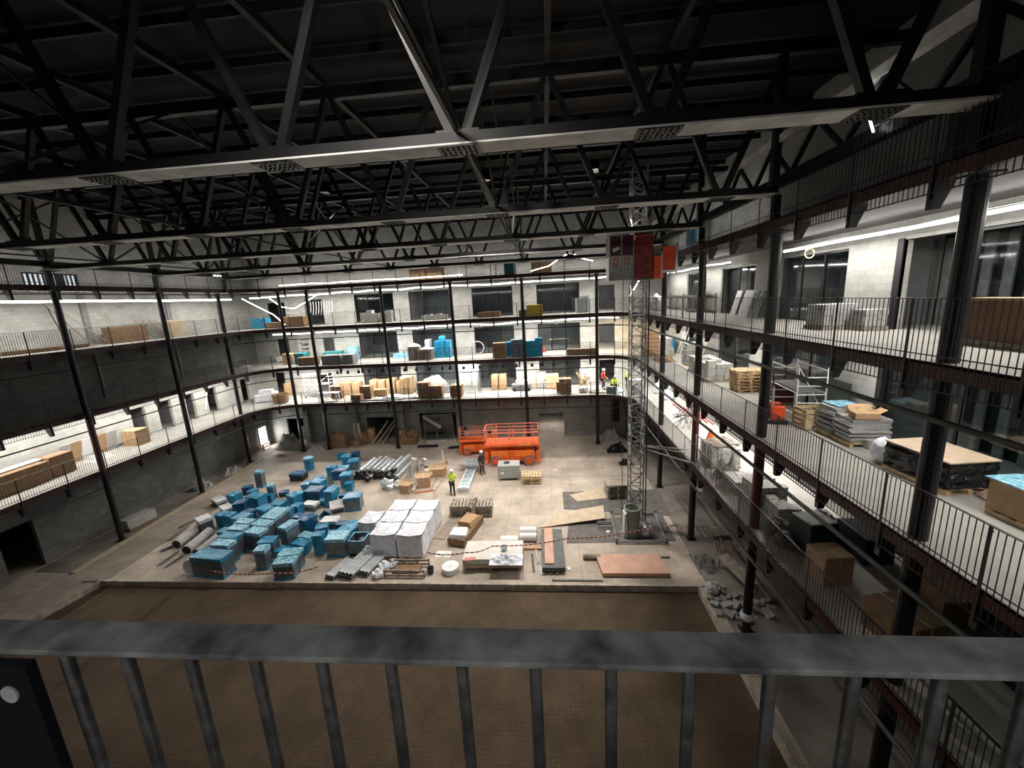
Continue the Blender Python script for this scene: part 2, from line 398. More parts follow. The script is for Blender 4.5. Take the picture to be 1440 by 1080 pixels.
# dark striped cladding boards seen behind the doorway on level three, and other partitions in the rooms
mb = MB()
for k in range(6): mb.box(XWR+1.6, 11.0+.55*k, Z3+1.25, .05, .26, 2.5)
for k in range(5): mb.box(XWR+1.6, 15.3+.8*k, Z3+1.25, .05, .35, 2.5)
for k in range(7): mb.box(XWR+1.6, 8.0+.6*k, Z2+1.2, .05, .25, 2.4)
struct(mb.build('wall_studs', M['grey']))
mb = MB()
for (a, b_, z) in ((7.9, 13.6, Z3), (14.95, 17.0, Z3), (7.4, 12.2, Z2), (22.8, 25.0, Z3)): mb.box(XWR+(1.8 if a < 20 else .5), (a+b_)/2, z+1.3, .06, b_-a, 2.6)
struct(mb.build('wall_shade_sheet', M['dark']))  # near-black sheets stand in for darkness in the doorway and behind the studs
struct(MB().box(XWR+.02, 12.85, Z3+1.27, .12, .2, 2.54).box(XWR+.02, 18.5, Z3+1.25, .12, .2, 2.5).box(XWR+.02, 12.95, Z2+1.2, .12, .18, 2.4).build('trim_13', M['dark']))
# left wall
holes1 = [(24.0, 25.0, Z1+2.1), (25.9, 27.0, Z1+2.1), (28.2, 29.0, Z1+2.1), (30.2, 31.2, Z1+2.1), (34.0, 34.9, Z1+2.1)]
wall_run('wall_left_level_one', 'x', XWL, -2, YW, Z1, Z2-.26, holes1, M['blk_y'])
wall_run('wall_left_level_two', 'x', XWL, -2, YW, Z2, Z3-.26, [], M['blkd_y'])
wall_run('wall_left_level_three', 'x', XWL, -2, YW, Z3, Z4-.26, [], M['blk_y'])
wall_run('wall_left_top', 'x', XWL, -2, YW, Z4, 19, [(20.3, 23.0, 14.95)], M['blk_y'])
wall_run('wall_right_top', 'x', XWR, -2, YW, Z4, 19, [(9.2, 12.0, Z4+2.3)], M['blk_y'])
# pilaster strips and movement joints on the left walls
mb = MB()
for y in (14.2, 17.0, 22.8, 28.4, 33.2):
    mb.box(XWL+.05, y, Z3+1.5, .1, .35, 3.0); mb.box(XWL+.05, y, Z2+1.5, .1, .12, 3.0)
struct(mb.build('trim_11', M['grey']))
# ground walls
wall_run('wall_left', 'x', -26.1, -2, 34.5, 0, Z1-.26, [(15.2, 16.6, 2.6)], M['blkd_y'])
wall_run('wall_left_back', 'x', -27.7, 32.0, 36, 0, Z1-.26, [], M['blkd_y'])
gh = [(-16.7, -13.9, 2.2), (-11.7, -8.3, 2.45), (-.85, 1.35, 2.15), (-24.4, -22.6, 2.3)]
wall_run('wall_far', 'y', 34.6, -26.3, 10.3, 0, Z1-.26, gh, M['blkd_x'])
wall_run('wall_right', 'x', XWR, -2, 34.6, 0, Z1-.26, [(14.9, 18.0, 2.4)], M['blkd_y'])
# rooms behind
mb = MB()
mb.box((XWL+XWR)/2, YW+OUT, 7, 50, .2, 14.1); mb.box(XWR+OUT, 18, 7, .2, 42, 14.1); mb.box(XWL-OUT, 18, 7, .2, 42, 14.1); mb.box(-9, -2.1, 9.5, 50, .2, 19.5)
for x in (-18.6, -13.0, -7.5, -1.8, 3.9): mb.box(x, YW+OUT/2+.3, (Z1+Z4)/2, .15, OUT-.6, Z4-Z1)
for y in (4.9, 13.8, 20.2, 25.9, 31.5): mb.box(XWR+OUT/2+.3, y, (Z1+Z4)/2, OUT-.6, .15, Z4-Z1)
for y in (23.4, 25.5, 27.6, 29.7, 33.0): mb.box(XWL-OUT/2-.1, y, (Z1+Z2)/2, OUT-.4, .12, Z2-Z1-.3)
mb.box(-17.6, 37.5, 1.9, .15, 5, 3.7); mb.box(-8.0, 37.5, 1.9, .15, 5, 3.7); mb.box(-1.0, 37.5, 1.9, .15, 5, 3.7); mb.box(1.55, 37.5, 1.9, .15, 5, 3.7)
struct(mb.build('wall_room_partitions', M['room']))
# concrete piers on the ground floor far side
mb = MB()
for x in (-22.2, -17.6, -13.2, 6.3): mb.box(x, 34.3, 1.95, .45, .5, 3.85)
struct(mb.build('trim_12', M['grey']))
# daylight doorway at the left end of the back wall
DL = (-26.1+.02, 32.6)
mb = MB().box(-26.03, 33.3, 1.0, .05, .95, 1.75)
dd = struct(mb.build('door_1', M['day']))
struct(MB().box(-26.0, 33.3, 1.0, .03, 1.15, 2.0).bm and MB().bar((-26.0, 32.76, 0), (-26.0, 32.76, 2), .08).bar((-26.0, 33.84, 0), (-26.0, 33.84, 2), .08).bar((-26.0, 32.72, 2), (-26.0, 33.88, 2), .08).build('door_1_frame', M['grey']))
# roof
struct(MB().box(-9, 17.3, 19.1, 50, 46, .2).build('ceiling', M['roof']))
# high level glazing slot in left top wall
WIN['n'] += 1
wr = struct(bpy.data.objects.new('window_%d' % WIN['n'], None)); COL.objects.link(wr)
mb = MB()
for k in range(12): mb.box(XWL-.1, 20.4+.23*k, 14.55, .05, .07, .9)
mb.box(XWL-.1, 21.6, 14.9, .06, 2.6, .08).box(XWL-.1, 21.6, 14.2, .06, 2.6, .08).box(XWL-.1, 22.1, 14.5, .06, .45, .8)
mb.build('window_frame', M['steel'], wr)
MB().box(XWL-.16, 21.6, 14.5, .02, 2.6, .85).build('lit_glass', emis('sky_glass', (.85, .92, 1), .8), wr)
# ------------------------------------------------------------------ columns
def column(x, y, label, base_z=0, ztop=Z4-.3, r=.15, grp='steel columns around the hall', rcap=True):
    t = thing('steel_column', label, 'column', (x, y, 0), 0, grp)
    MB().tube((0, 0, .012), (0, 0, ztop), r, 16).build('shaft', M['steel'], t, smooth=False)
    MB().box(0, 0, .03, .42, .42, .03).build('base_plate', M['steel'], t)
    MB().box(0, 0, ztop-.02, .4, .4, .04).build('cap_plate', M['steel'], t)
    return t
names = ['nearest the camera', 'second from the camera', 'third from the camera', 'fourth from the camera', 'fifth from the camera, beside the hoist mast']
CR = [1.75, 7.45, 13.12, 18.82, 24.5]
for i, y in enumerate(CR): column(6.85, y, 'black round steel column on the right gallery line, ' + names[i], r=.15)
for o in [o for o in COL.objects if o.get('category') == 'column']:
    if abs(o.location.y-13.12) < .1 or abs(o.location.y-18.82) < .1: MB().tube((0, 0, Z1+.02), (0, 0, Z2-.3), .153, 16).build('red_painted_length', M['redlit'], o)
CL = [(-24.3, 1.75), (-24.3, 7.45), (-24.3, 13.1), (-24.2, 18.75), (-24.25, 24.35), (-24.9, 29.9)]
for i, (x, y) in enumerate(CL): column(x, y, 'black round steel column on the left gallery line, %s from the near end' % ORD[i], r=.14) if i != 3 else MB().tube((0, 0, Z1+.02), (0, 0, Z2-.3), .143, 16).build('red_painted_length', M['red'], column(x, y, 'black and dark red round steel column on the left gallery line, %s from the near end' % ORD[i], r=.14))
CF = [(-21.6, 32.2), (-19.35, 32.45), (-13.1, 32.45), (-7.4, 32.45), (-1.75, 32.45), (4.0, 32.45)]
for i, (x, y) in enumerate(CF): column(x, y, 'black round steel column in front of the back galleries, %s from the left' % ORD[i], r=.13)
# ------------------------------------------------------------------ railings with posts, brackets and bars
def bay_mesh(L):
    mb = MB(); n = max(2, round(L/.108))
    for k in range(1, n): mb.box(L*k/n, 0, .30, .011, .011, 1.56)
    mb.box(L/2, 0, .13, L-.062, .014, .02); mb.box(L/2, 0, -.46, L-.062, .014, .02)
    bmesh.ops.recalc_face_normals(mb.bm, faces=mb.bm.faces)
    me = bpy.data.meshes.new('bar_panel'); mb.bm.to_mesh(me); mb.bm.free(); me.materials.append(M['rail']); return me
def post_meshes():
    p = MB().box(0, 0, .26, .055, .014, 1.66)
    for z in (-.5, -.3, 1.0): p.tube((-.012, -.012, z), (-.012, -.03, z), .013, 6)
    po = p.build('post', M['rail']); pm = po.data; bpy.data.objects.remove(po)
    b = MB(); poly = [(-.02, -.27), (-.36, -.27), (-.30, -.40), (-.16, -.72), (-.02, -.72)]
    vs = []
    for dx in (-.06, .06): vs.append([b.bm.verts.new((dx, y, z)) for y, z in poly])
    b.bm.faces.new(vs[0]); b.bm.faces.new(vs[1][::-1])
    for i in range(5): b.bm.faces.new((vs[0][i], vs[0][(i+1) % 5], vs[1][(i+1) % 5], vs[1][i]))
    bo = b.build('bracket', M['steel']); bm_ = bo.data; bpy.data.objects.remove(bo)
    return pm, bm_
PM, BMESH = post_meshes()
baycache = {}
path0 = hall_path(-.03, y0=.35)
samples = strip_walk(path0, 1.902)
# split samples in sides
def side_of(p):
    if p.x > 6.3 and p.y < 30.1: return 'right'
    if p.x < -24 and p.y < 29.4: return 'left'
    return 'back'
LEVN = ['first', 'second', 'third', 'fourth']
for li, z in enumerate((Z1, Z2, Z3, Z4)):
    for side in ('right', 'back', 'left'):
        idx = [i for i in range(len(samples)-1) if side_of((samples[i][0]+samples[i+1][0])/2) == side]
        o0 = samples[idx[0]][0]
        t = thing('gallery_railing', 'black steel bar railing along the %s gallery, %s level above the floor' % (side, LEVN[li]), 'railing', (0, 0, z), 0, 'gallery railings')
        tops = []
        for j, i in enumerate(idx):
            a, b = samples[i][0], samples[i+1][0]; d = b-a; L = d.length; ang = math.atan2(d.y, d.x)
            key = round(L, 1)
            if key not in baycache: baycache[key] = bay_mesh(L)
            o = bpy.data.objects.new('bar_panel', baycache[key]); COL.objects.link(o); o.parent = t; o.location = (a.x, a.y, 0); o.rotation_euler = (0, 0, ang)
            po = bpy.data.objects.new('post', PM); COL.objects.link(po); po.parent = t; po.location = (a.x, a.y, 0); po.rotation_euler = (0, 0, ang)
            br = bpy.data.objects.new('bracket', BMESH); COL.objects.link(br); br.parent = po
            tops.append((a.x, a.y, 1.09))
        lp = samples[idx[-1]+1][0]; lq = samples[idx[-1]][0]; lp = lp + (lq-lp).normalized()*.035; tops.append((lp.x, lp.y, 1.09))
        mb = MB()
        for p, q in zip(tops, tops[1:]): mb.bar(p, q, .045, .014)
        mb.build('top_rail', M['rail'], t)
# tie tubes about one metre under each gallery edge
for li, z in enumerate((Z1, Z2, Z3)):
    zt = z-.97
    hp = hall_path(.03, y0=.35)
    for side, seg in (('right', hp[:2]), ('back', hp[1:15]), ('left', hp[14:])):
        seg = [Vector(p) for p in seg]; seg[-1] += (seg[-2]-seg[-1]).normalized()*.12
        mb = MB().path([(p.x, p.y, zt) for p in seg], .055 if side == 'right' else .035, 8)
        tag(mb.build('tie_tube', M['rail'] if side != 'right' else mat('dusty_tube', (.045, .05, .045), .5, .2, .3, 2)), 'long dark horizontal tube under the %s gallery edge, %s level' % (side, LEVN[li]), 'steel tube', 'tie tubes under the galleries')
# dark round lamps under the back edge of level two
lamp = thing('ball_lamp', 'x', 'lamp', (0, 0, 0))
MB().ball(0, 0, -.02, .13).build('globe', M['dark'], lamp, smooth=True)
MB().tube((0, 0, .08), (0, 0, .2), .03, 8).bar((0, -.02, .2), (0, .145, .2), .04).build('stem', M['dark'], lamp)
xs = [-17.6, -16.7, -15.75, -14.8, -13.75, -12.7, -11.8, -10.8, -9.6, -8.6, -7.95, -6.8, -5.45, -4.45, -3.5, -2.45, -1.2, -.45, .55]
for i, x in enumerate(xs):
    o = lamp if i == 0 else dup(lamp)
    o.location = (x, YF-.2, Z2-.55); o['label'] = 'black round lamp under the second back gallery edge, %s from the left' % ORD[i]; o['group'] = 'round black lamps under the second back gallery'
# ------------------------------------------------------------------ roof trusses
ZB, ZT, PITCHX = 14.72, 18.25, 3.26
nodes = [5.18 - PITCHX*k for k in range(10)]
def make_truss():
    t = thing('roof_truss', 'x', 'roof truss', (0, 0, 0))
    bc = MB().box((6.75-24.3)/2, 0, ZB-.01, 31.0, .5, .03).build('bottom_chord', M['chordlit'], t); MB().box((6.75-24.3)/2, 0, ZB+.105, 31.0, .3, .19).build('chord_web', M['trussdark'], bc)  # lit underside and shaded web are put into the two colours
    MB().box(-9, 0, ZT, 38, .22, .03).box(-9, 0, ZT+.24, 38, .22, .03).box(-9, 0, ZT+.12, 38, .02, .24).build('top_chord', M['truss'], t)
    for i, x in enumerate(nodes):
        for s in (-1, 1):
            xt = x+s*PITCHX/2
            MB().bar((x+s*.12, 0, ZB+.2), (xt-s*.1, 0, ZT), .15, .15).build('diagonal', M['truss'] if s < 0 else M['trussdark'], t)  # left-leaning bars get lighter steel, painting in the light on their faces
        g = MB().prism([(x-.36, -.14), (x+.36, -.14), (x+.36, .14), (x-.36, .14)], ZB+.2, ZB+.24)
        g.box(x, 0, ZB-.033, .7, .46, .016)
        for k in range(7):
            for s2 in (-.17, -.07, .07, .17): g.tube((x-.27+.09*k, s2, ZB-.065), (x-.27+.09*k, s2, ZB-.035), .018, 6)
        g.build('gusset_plate', M['truss'], t)
    for s, x in ((1, 6.75), (-1, -24.3)):
        MB().bar((x-s*.1, 0, ZB+.1), (x-s*.1, 0, ZT), .2, .2).build('end_post', M['trussdark'], t)
        MB().box(x, 0, (ZB+Z4)/2-.15, .2, .2, ZB-Z4+.25).build('bearing_stub', M['steel'], t)
    return t
TY = [1.75, 7.45, 13.12, 18.8, 24.45, 30.1]
tr = make_truss()
for i, y in enumerate(TY):
    o = tr if i == 0 else dup(tr)
    o.location = (0, y, 0); o['label'] = 'dark steel roof truss spanning the hall, %s from the camera' % ORD[i]; o['group'] = 'roof trusses'
# purlins across, beams along
pl = tag(MB().box(0, 0, 0, 38, .07, .02).box(0, 0, .2, 38, .07, .02).box(0, 0, .1, 38, .012, .2).build('purlin', M['purlin']), 'x', 'purlin')
for i in range(20):
    o = pl if i == 0 else dup(pl)
    o.location = (-9, 1.0+1.83*i, 18.72); o['label'] = 'thin steel purlin under the roof deck, %s from the camera' % ORD[i]; o['group'] = 'purlins'
bm0 = tag(MB().box(0, 17, 0, .16, 36, .02).box(0, 17, .2, .16, 36, .02).box(0, 17, .1, .014, 36, .2).build('roof_girder', M['purlin']), 'x', 'roof girder')
for i, x in enumerate([nodes[k]-PITCHX/2 for k in range(0, 10)]):
    o = bm0 if i == 0 else dup(bm0)
    o.location = (x, 0, 18.5); o['label'] = 'steel roof girder running away from the camera, %s from the right' % ORD[i]; o['group'] = 'roof girders'
# lengthwise bracing between trusses
br = thing('cross_bracing', 'x', 'bracing', (0, 0, 0))
for p, q in (((0, .15, ZB+.2), (0, 5.5, ZT)), ((0, .15, ZT), (0, 5.5, ZB+.2)), ((0, .15, ZB+.2), (0, 5.5, ZB+.2))):
    MB().bar(p, q, .06, .06).build('brace_bar', M['trussdark'], br)
k = 0
for bx in (nodes[2], nodes[5], nodes[8]):
    for j, y in enumerate(TY[:-1]):
        o = br if k == 0 else dup(br); k += 1
        o.location = (bx, y, 0); o['label'] = 'dark cross bracing between roof trusses, %s line from the right, %s from the camera' % (ORD[(nodes.index(bx)-2)//3], ORD[j]); o['group'] = 'cross bracing'
# eaves girders above the column heads
for side, x in (('right', 6.75), ('left', -24.3)):
    tag(MB().box(x, 14.5, 15.02, .25, 29, .26).build('eaves_girder', M['steel']), 'long dark girder over the %s column heads' % side, 'girder')
tag(MB().box(-9, 33.0, 15.02, 30, .2, .26).build('eaves_girder', M['steel']), 'long dark girder high above the back gallery', 'girder')
# ventilation duct and services on the upper right wall
o = thing('air_duct', 'grey round air duct high on the upper right wall', 'duct', (8.6, 0, 17.0))
MB().path([(0, y, 0) for y in (1, 3, 5, 7, 8.6)], .38, 14).build('duct_run', M['galv'], o, smooth=True)
mb = MB()
for y in (3, 5, 7): MB().tube((0, y-.03, 0), (0, y+.03, 0), .41, 14).build('joint_ring', M['lgrey'], o)
# ------------------------------------------------------------------ LED lines
def led_run(label, pts, segs, power, wob=.05, r=.028, grp='strips of white site lighting', seed=1, lam=True):
    t = thing('led_light_strip', label, 'light', (0, 0, 0), 0, grp); rn = random.Random(seed)
    P = []
    for a, b in zip(pts, pts[1:]):
        a, b = Vector(a), Vector(b); n = max(1, int((b-a).length/1.3))
        for k in range(n): P.append(a.lerp(b, k/n))
    P.append(Vector(pts[-1]))
    P = [p + Vector((rn.uniform(-wob, wob), rn.uniform(-wob, wob), rn.uniform(-wob, wob)*.6)) for p in P]
    MB().path(P, r, 6).build('diffuser', M['led'], t)
    MB().path([p+Vector((0, 0, .07+.03*math.sin(i*1.7))) for i, p in enumerate(P)], .015, 5).build('cable', M['lgrey'], t)
    if lam:
        for a, b in zip(pts, pts[1:]):
            a, b = Vector(a), Vector(b); d = b-a
            if d.length < 1.5: continue
            n = max(1, round(d.length/6)); L = d.length/n
            for k in range(n):
                ld = bpy.data.lights.new('strip_lamp', 'AREA'); ld.shape = 'RECTANGLE'; ld.size = L*.96; ld.size_y = .05; ld.energy = power*L; ld.color = (1, .96, .90)
                lo = bpy.data.objects.new('strip_lamp', ld); COL.objects.link(lo); lo.parent = t
                lo.location = a + d*((k+.5)/n) + Vector((0, 0, -.06)); lo.rotation_euler = (0, 0, math.atan2(d.y, d.x))
    return t
PW = 36
led_run('bright light line under the top gallery ceiling, right side', [(9.3, 3, 13.42), (9.3, 17.2, 13.42)], 0, PW*.85, .02, r=.045, seed=2)
led_run('light line under the top gallery ceiling, far end of the right side', [(9.3, 22, 13.42), (9.3, 34, 13.42)], 0, PW*.7, .05, seed=22)
led_run('bright light line under the top gallery ceiling, left side', [(-26, 10, 13.28), (-26, 32.5, 13.28)], 0, PW*.7, .04, r=.06, seed=3)
led_run('wavy light line under the top gallery ceiling, back side', [(-25, 33.6, 13.35), (-20, 34.4, 13.42), (5.5, 34.4, 13.5)], 0, PW*1.6, .11, r=.05, seed=4)
led_run('light line on top of the fourth gallery edge, back side', [(-22, 33.1, 14.2), (-16, 32.95, 14.22), (-6.5, 32.95, 14.22)], 0, PW*.15, .06, r=.04, seed=5)
led_run('wavy light line under the second ceiling, back side', [(-24, 34, 10.15), (-18, 34.5, 10.12), (6, 34.5, 10.2)], 0, PW*1.8, .11, r=.05, seed=6)
led_run('light line under the second ceiling, far end of the right side', [(8.8, 17, 10.2), (8.8, 33, 10.2)], 0, PW*.85, .05, seed=7)
led_run('light line under the first ceiling, left side', [(-26.6, 12, 6.95), (-26.6, 32.5, 6.95)], 0, PW*1.1, .03, r=.04, seed=8)
led_run('light line under the first ceiling, back side', [(-25, 34.6, 6.95), (7, 34.6, 6.95)], 0, PW*2.2, .05, seed=9)
led_run('light line under the first ceiling, far end of the right side', [(9.2, 14.5, 6.95), (9.2, 34, 6.95)], 0, PW*1.35, .05, seed=10)
led_run('light line under the second ceiling, near end of the right side', [(8.9, 4, 10.25), (8.9, 14, 10.25)], 0, PW*.6, .04, r=.02, seed=12)
led_run('added light line over the gallery the camera stands on', [(-14, -1.2, 13.4), (6, -1.2, 13.4)], 0, 3.2, .03, seed=13)  # unseen strip added behind the camera to brighten handrail and truss faces
led_run('added hidden light line high over the back gallery', [(-26, 35.6, 15.22), (8, 35.6, 15.22)], 0, 9, .05, seed=14)  # added out of sight behind the girder to brighten the top back wall
led_run('added hidden light line high over the left gallery', [(-26.8, 8, 15.28), (-26.8, 33, 15.28)], 0, 2.5, .05, seed=15)  # hidden strip added to grey the upper left wall
led_run('added hidden light line high over the far right gallery', [(9.2, 20, 16.05), (9.2, 34, 16.05)], 0, 2, .05, seed=16)  # hidden strip added to lift the upper right wall
# slack glowing loops
def cable_loop(label, pts, r=.03):
    t = thing('glowing_cable', label, 'light', (0, 0, 0), 0, 'loose glowing cable lights')
    MB().path(pts, r, 6).build('diffuser', M['led'], t)
    MB().tube(pts[0], (Vector(pts[0])+Vector((0, 0, .12))), .02, 6).build('plug', M['dark'], t)
cable_loop('glowing cable dropping down the back left corner of the third gallery', [(-24.6, 32, 13.3), (-23.8, 32.6, 12.6), (-22.9, 33.1, 11.9), (-22.2, 33.4, 11.0)])
cable_loop('glowing cable sagging beside the back left corner of the third gallery', [(-23.2, 33.3, 13.3), (-22.4, 33.6, 12.5), (-21.5, 33.9, 12.3), (-20.4, 34, 12.8), (-19.4, 34.1, 13.35)])
cable_loop('glowing cable hanging in a swag above the back gallery, left of the hoist', [(-1.0, 32.9, 14.2), (.4, 32.9, 14.5), (1.4, 32.9, 15.1), (2.0, 32.9, 15.35)])
cable_loop('glowing cable hanging in a swag right beside the grey hoist doors', [(2.2, 32.9, 15.35), (3.0, 32.9, 14.9), (3.8, 32.9, 14.7)])
cable_loop('glowing cable leaning down behind the hoist mast', [(6.2, 28, 12.9), (5.6, 28, 11.9)])
cable_loop('short glowing cable on the first left gallery wall', [(-26.9, 29.4, 6.6), (-26.9, 28.9, 4.9)], .02)
cable_loop('short glowing light piece above the top right gallery rail', [(6.5, 9.9, 16.0), (6.5, 9.5, 15.4), (6.5, 9.3, 15.0)], .02)
for i, (p, y, z) in enumerate(((XWR-.7, 15.8, 13.2), (-5.6, 34.2, 10.0), (.9, 34.2, 10.05))):
    t = thing('cable_coil', ('coil of cable hanging at the end of the right light line', 'coil of cable under the second ceiling, left one at the back', 'coil of cable under the second ceiling, right one at the back')[i], 'cable', (p, y, z))
    MB().path([(.16*math.cos(k*.5), 0, .16*math.sin(k*.5)) for k in range(13)], .02, 6).build('coil', mat('coil_yellow', (.6, .55, .25), .5), t)
    MB().tube((0, 0, .1), (0, 0, .35), .012, 6).build('tie', M['dark'], t)
# added floodlights under the trusses, made up to brighten floor and steelwork
def added_flood(x, y, z, power, label, tx=0, ty=0, size=.32, col=(1, .94, .86), tz=0):
    t = thing('added_floodlight', label, 'light', (x, y, z), 0, 'added floodlights hanging in the trusses')
    rot = Vector((tx-x, ty-y, tz-z)).to_track_quat('-Z', 'Y').to_euler()
    def part(o): o.rotation_euler = rot; return o
    sh = MB()
    for s in (-1, 1): sh.box(s*.22, 0, -.1, .015, .45, .45).box(0, s*.22, -.1, .45, .015, .45)
    sh.box(0, 0, .13, .45, .45, .015); part(sh.build('shade', M['shade'], t))
    part(MB().box(0, 0, .1, .36, .36, .03).build('lens', M['led'], t))
    MB().tube((0, 0, .25), (0, 0, .7), .015, 6).build('hanger', M['dark'], t)
    ld = bpy.data.lights.new('added_flood_lamp', 'AREA'); ld.shape = 'SQUARE'; ld.size = size; ld.energy = power; ld.color = col
    lo = bpy.data.objects.new('added_flood_lamp', ld); COL.objects.link(lo); lo.parent = t; lo.location = (0, 0, 0)
    lo.rotation_euler = rot
added_flood(-2.7, 21.6, 18.3, 2600, 'added shaded floodlight hanging above the orange lifts', -3.5, 22.6)
added_flood(2.6, 21.6, 18.3, 1400, 'added shaded floodlight hanging before the hoist', 1.8, 18)
added_flood(-11.0, 21.6, 18.3, 850, 'added shaded floodlight hanging above the blue ducts', -12, 21.5)
added_flood(-3, 4.4, 18.3, 420, 'added shaded floodlight hanging above the earth pit', -3, 12)
added_flood(-2.5, 2.2, 15.7, 200, 'added shaded floodlight over the camera aimed along the trusses', -2.5, 30, tz=15.6)
# lamps inside the rooms behind the back galleries
def roomlamp(x, y, z, w, L=2.0, rz=0):
    ld = bpy.data.lights.new('room_lamp', 'AREA'); ld.shape = 'RECTANGLE'; ld.size = L; ld.size_y = .1; ld.energy = w; ld.color = (1, .97, .92)
    lo = bpy.data.objects.new('room_lamp', ld); COL.objects.link(lo); lo.location = (x, y, z); lo.rotation_euler = (0, 0, rz)
for x, z, w in ((-10, Z2-.5, 160), (-15.5, Z2-.5, 60), (-4.6, Z2-.5, 30), (1.2, Z2-.5, 50), (-10.2, Z3-.5, 70), (-3.2, Z3-.5, 60), (1, Z3-.5, 60), (-15.5, Z3-.5, 25), (-10.0, Z4-.6, 50), (-4.5, Z4-.6, 14), (1, Z4-.6, 18), (5.4, Z3-.5, 60), (5.4, Z4-.6, 30), (-22, Z3-.5, 60), (-22, Z2-.5, 40)): roomlamp(x, YW+2.6, z, w)
roomlamp(.2, 37.5, 2.0, 45)
roomlamp(XWR+3, 17, Z4-.6, 35, rz=R(90)); roomlamp(XWR+3, 9, Z4-.6, 35, rz=R(90)); roomlamp(XWR+3, 22, Z4-.6, 35, rz=R(90))
roomlamp(XWR+3, 9, Z3-.6, 60, rz=R(90)); roomlamp(XWR+3, 17, Z3-.6, 40, rz=R(90)); roomlamp(XWR+3, 1, Z3-.6, 40, rz=R(90))
dl = bpy.data.lights.new('doorway_daylight', 'AREA'); dl.shape = 'RECTANGLE'; dl.size = .9; dl.size_y = 1.7; dl.energy = 90; dl.color = (1, .95, .9)
lo = bpy.data.objects.new('doorway_daylight', dl); COL.objects.link(lo); lo.location = (-25.9, 33.3, 1.0); lo.rotation_euler = (0, R(-90), 0)
sp = bpy.data.lights.new('warm_lamp', 'AREA'); sp.size = .4; sp.energy = 160; sp.color = (1, .72, .4)
lo = bpy.data.objects.new('warm_lamp', sp); COL.objects.link(lo); lo.location = (6.6, 34.8, Z3-.5)
# ------------------------------------------------------------------ railing in front of the camera
FZ = 11.77
t = thing('hand_railing', 'dusty dark flat handrail with round bars directly in front of the camera', 'railing', (0, 0, 0))
MB().box(0, .423, FZ-.004, 4.6, .052, .008).build('top_rail', M['handrail'], t, bevel=.0018)
xb = [-.682 + .0935*k for k in range(-8, 19)]
for x in xb:
    if -.85 < x < -.70: continue
    MB().tube((x, .424, Z3-.1), (x, .424, FZ-.008), .0078, 12).build('baluster', M['bal'], t, smooth=True)
po = MB().box(-.768, .398, (Z3+FZ)/2-.2, .14, .012, FZ-Z3+.36).build('post', mat('navy_post', (.006, .007, .014), .75, spec=.15), t)
bo = MB().tube((-.733, .393, 11.705), (-.733, .3895, 11.705), .0125, 24).tube((-.733, .39, 11.705), (-.733, .3885, 11.705), .005, 6).build('bolt', M['galv'], po)
# column passing just inside the railing on the right of the picture
# near slab under the camera
struct(MB().box(-9, -.85, Z3-.13, 33.5, 2.3, .26).build('floor_near', M['slab']))
# ------------------------------------------------------------------ camera
cd = bpy.data.cameras.new('camera'); cam = bpy.data.objects.new('camera', cd); COL.objects.link(cam)
cd.sensor_width = 36; cd.lens = F_PX/1440*36; cd.clip_start = .02; cd.clip_end = 200
m = Matrix((rt, up, -fw)).transposed().to_4x4(); m.translation = (0, 0, CAM_H); cam.matrix_world = m
SC.camera = cam
w = bpy.data.worlds.new('world'); SC.world = w; w.use_nodes = True
w.node_tree.nodes['Background'].inputs[0].default_value = (.5, .55, .6, 1); w.node_tree.nodes['Background'].inputs[1].default_value = .004
SC.view_settings.view_transform = 'Standard'; SC.view_settings.look = 'None'; SC.view_settings.gamma = 1; SC.view_settings.exposure = 0
try: SC.view_settings.use_curve_mapping = False
except Exception: pass

# lattice side girder above the right column line
t = thing('side_girder', 'dark lattice girder along the top of the right column line', 'girder', (6.75, 0, 0))
MB().box(0, 16.5, 16.15, .2, 33, .2).build('top_chord', M['chordlit'], t)
for k in range(16):
    y = 1.5+2.0*k
    MB().bar((0, y-.9, 15.2), (0, y, 16.05), .09, .09).bar((0, y, 16.05), (0, y+.9, 15.2), .09, .09).build('diagonal_pair', M['trussdark'], t)
# ================================================================== loose things
def quad_sheet(mb, w, d, h, top=0.0): return mb
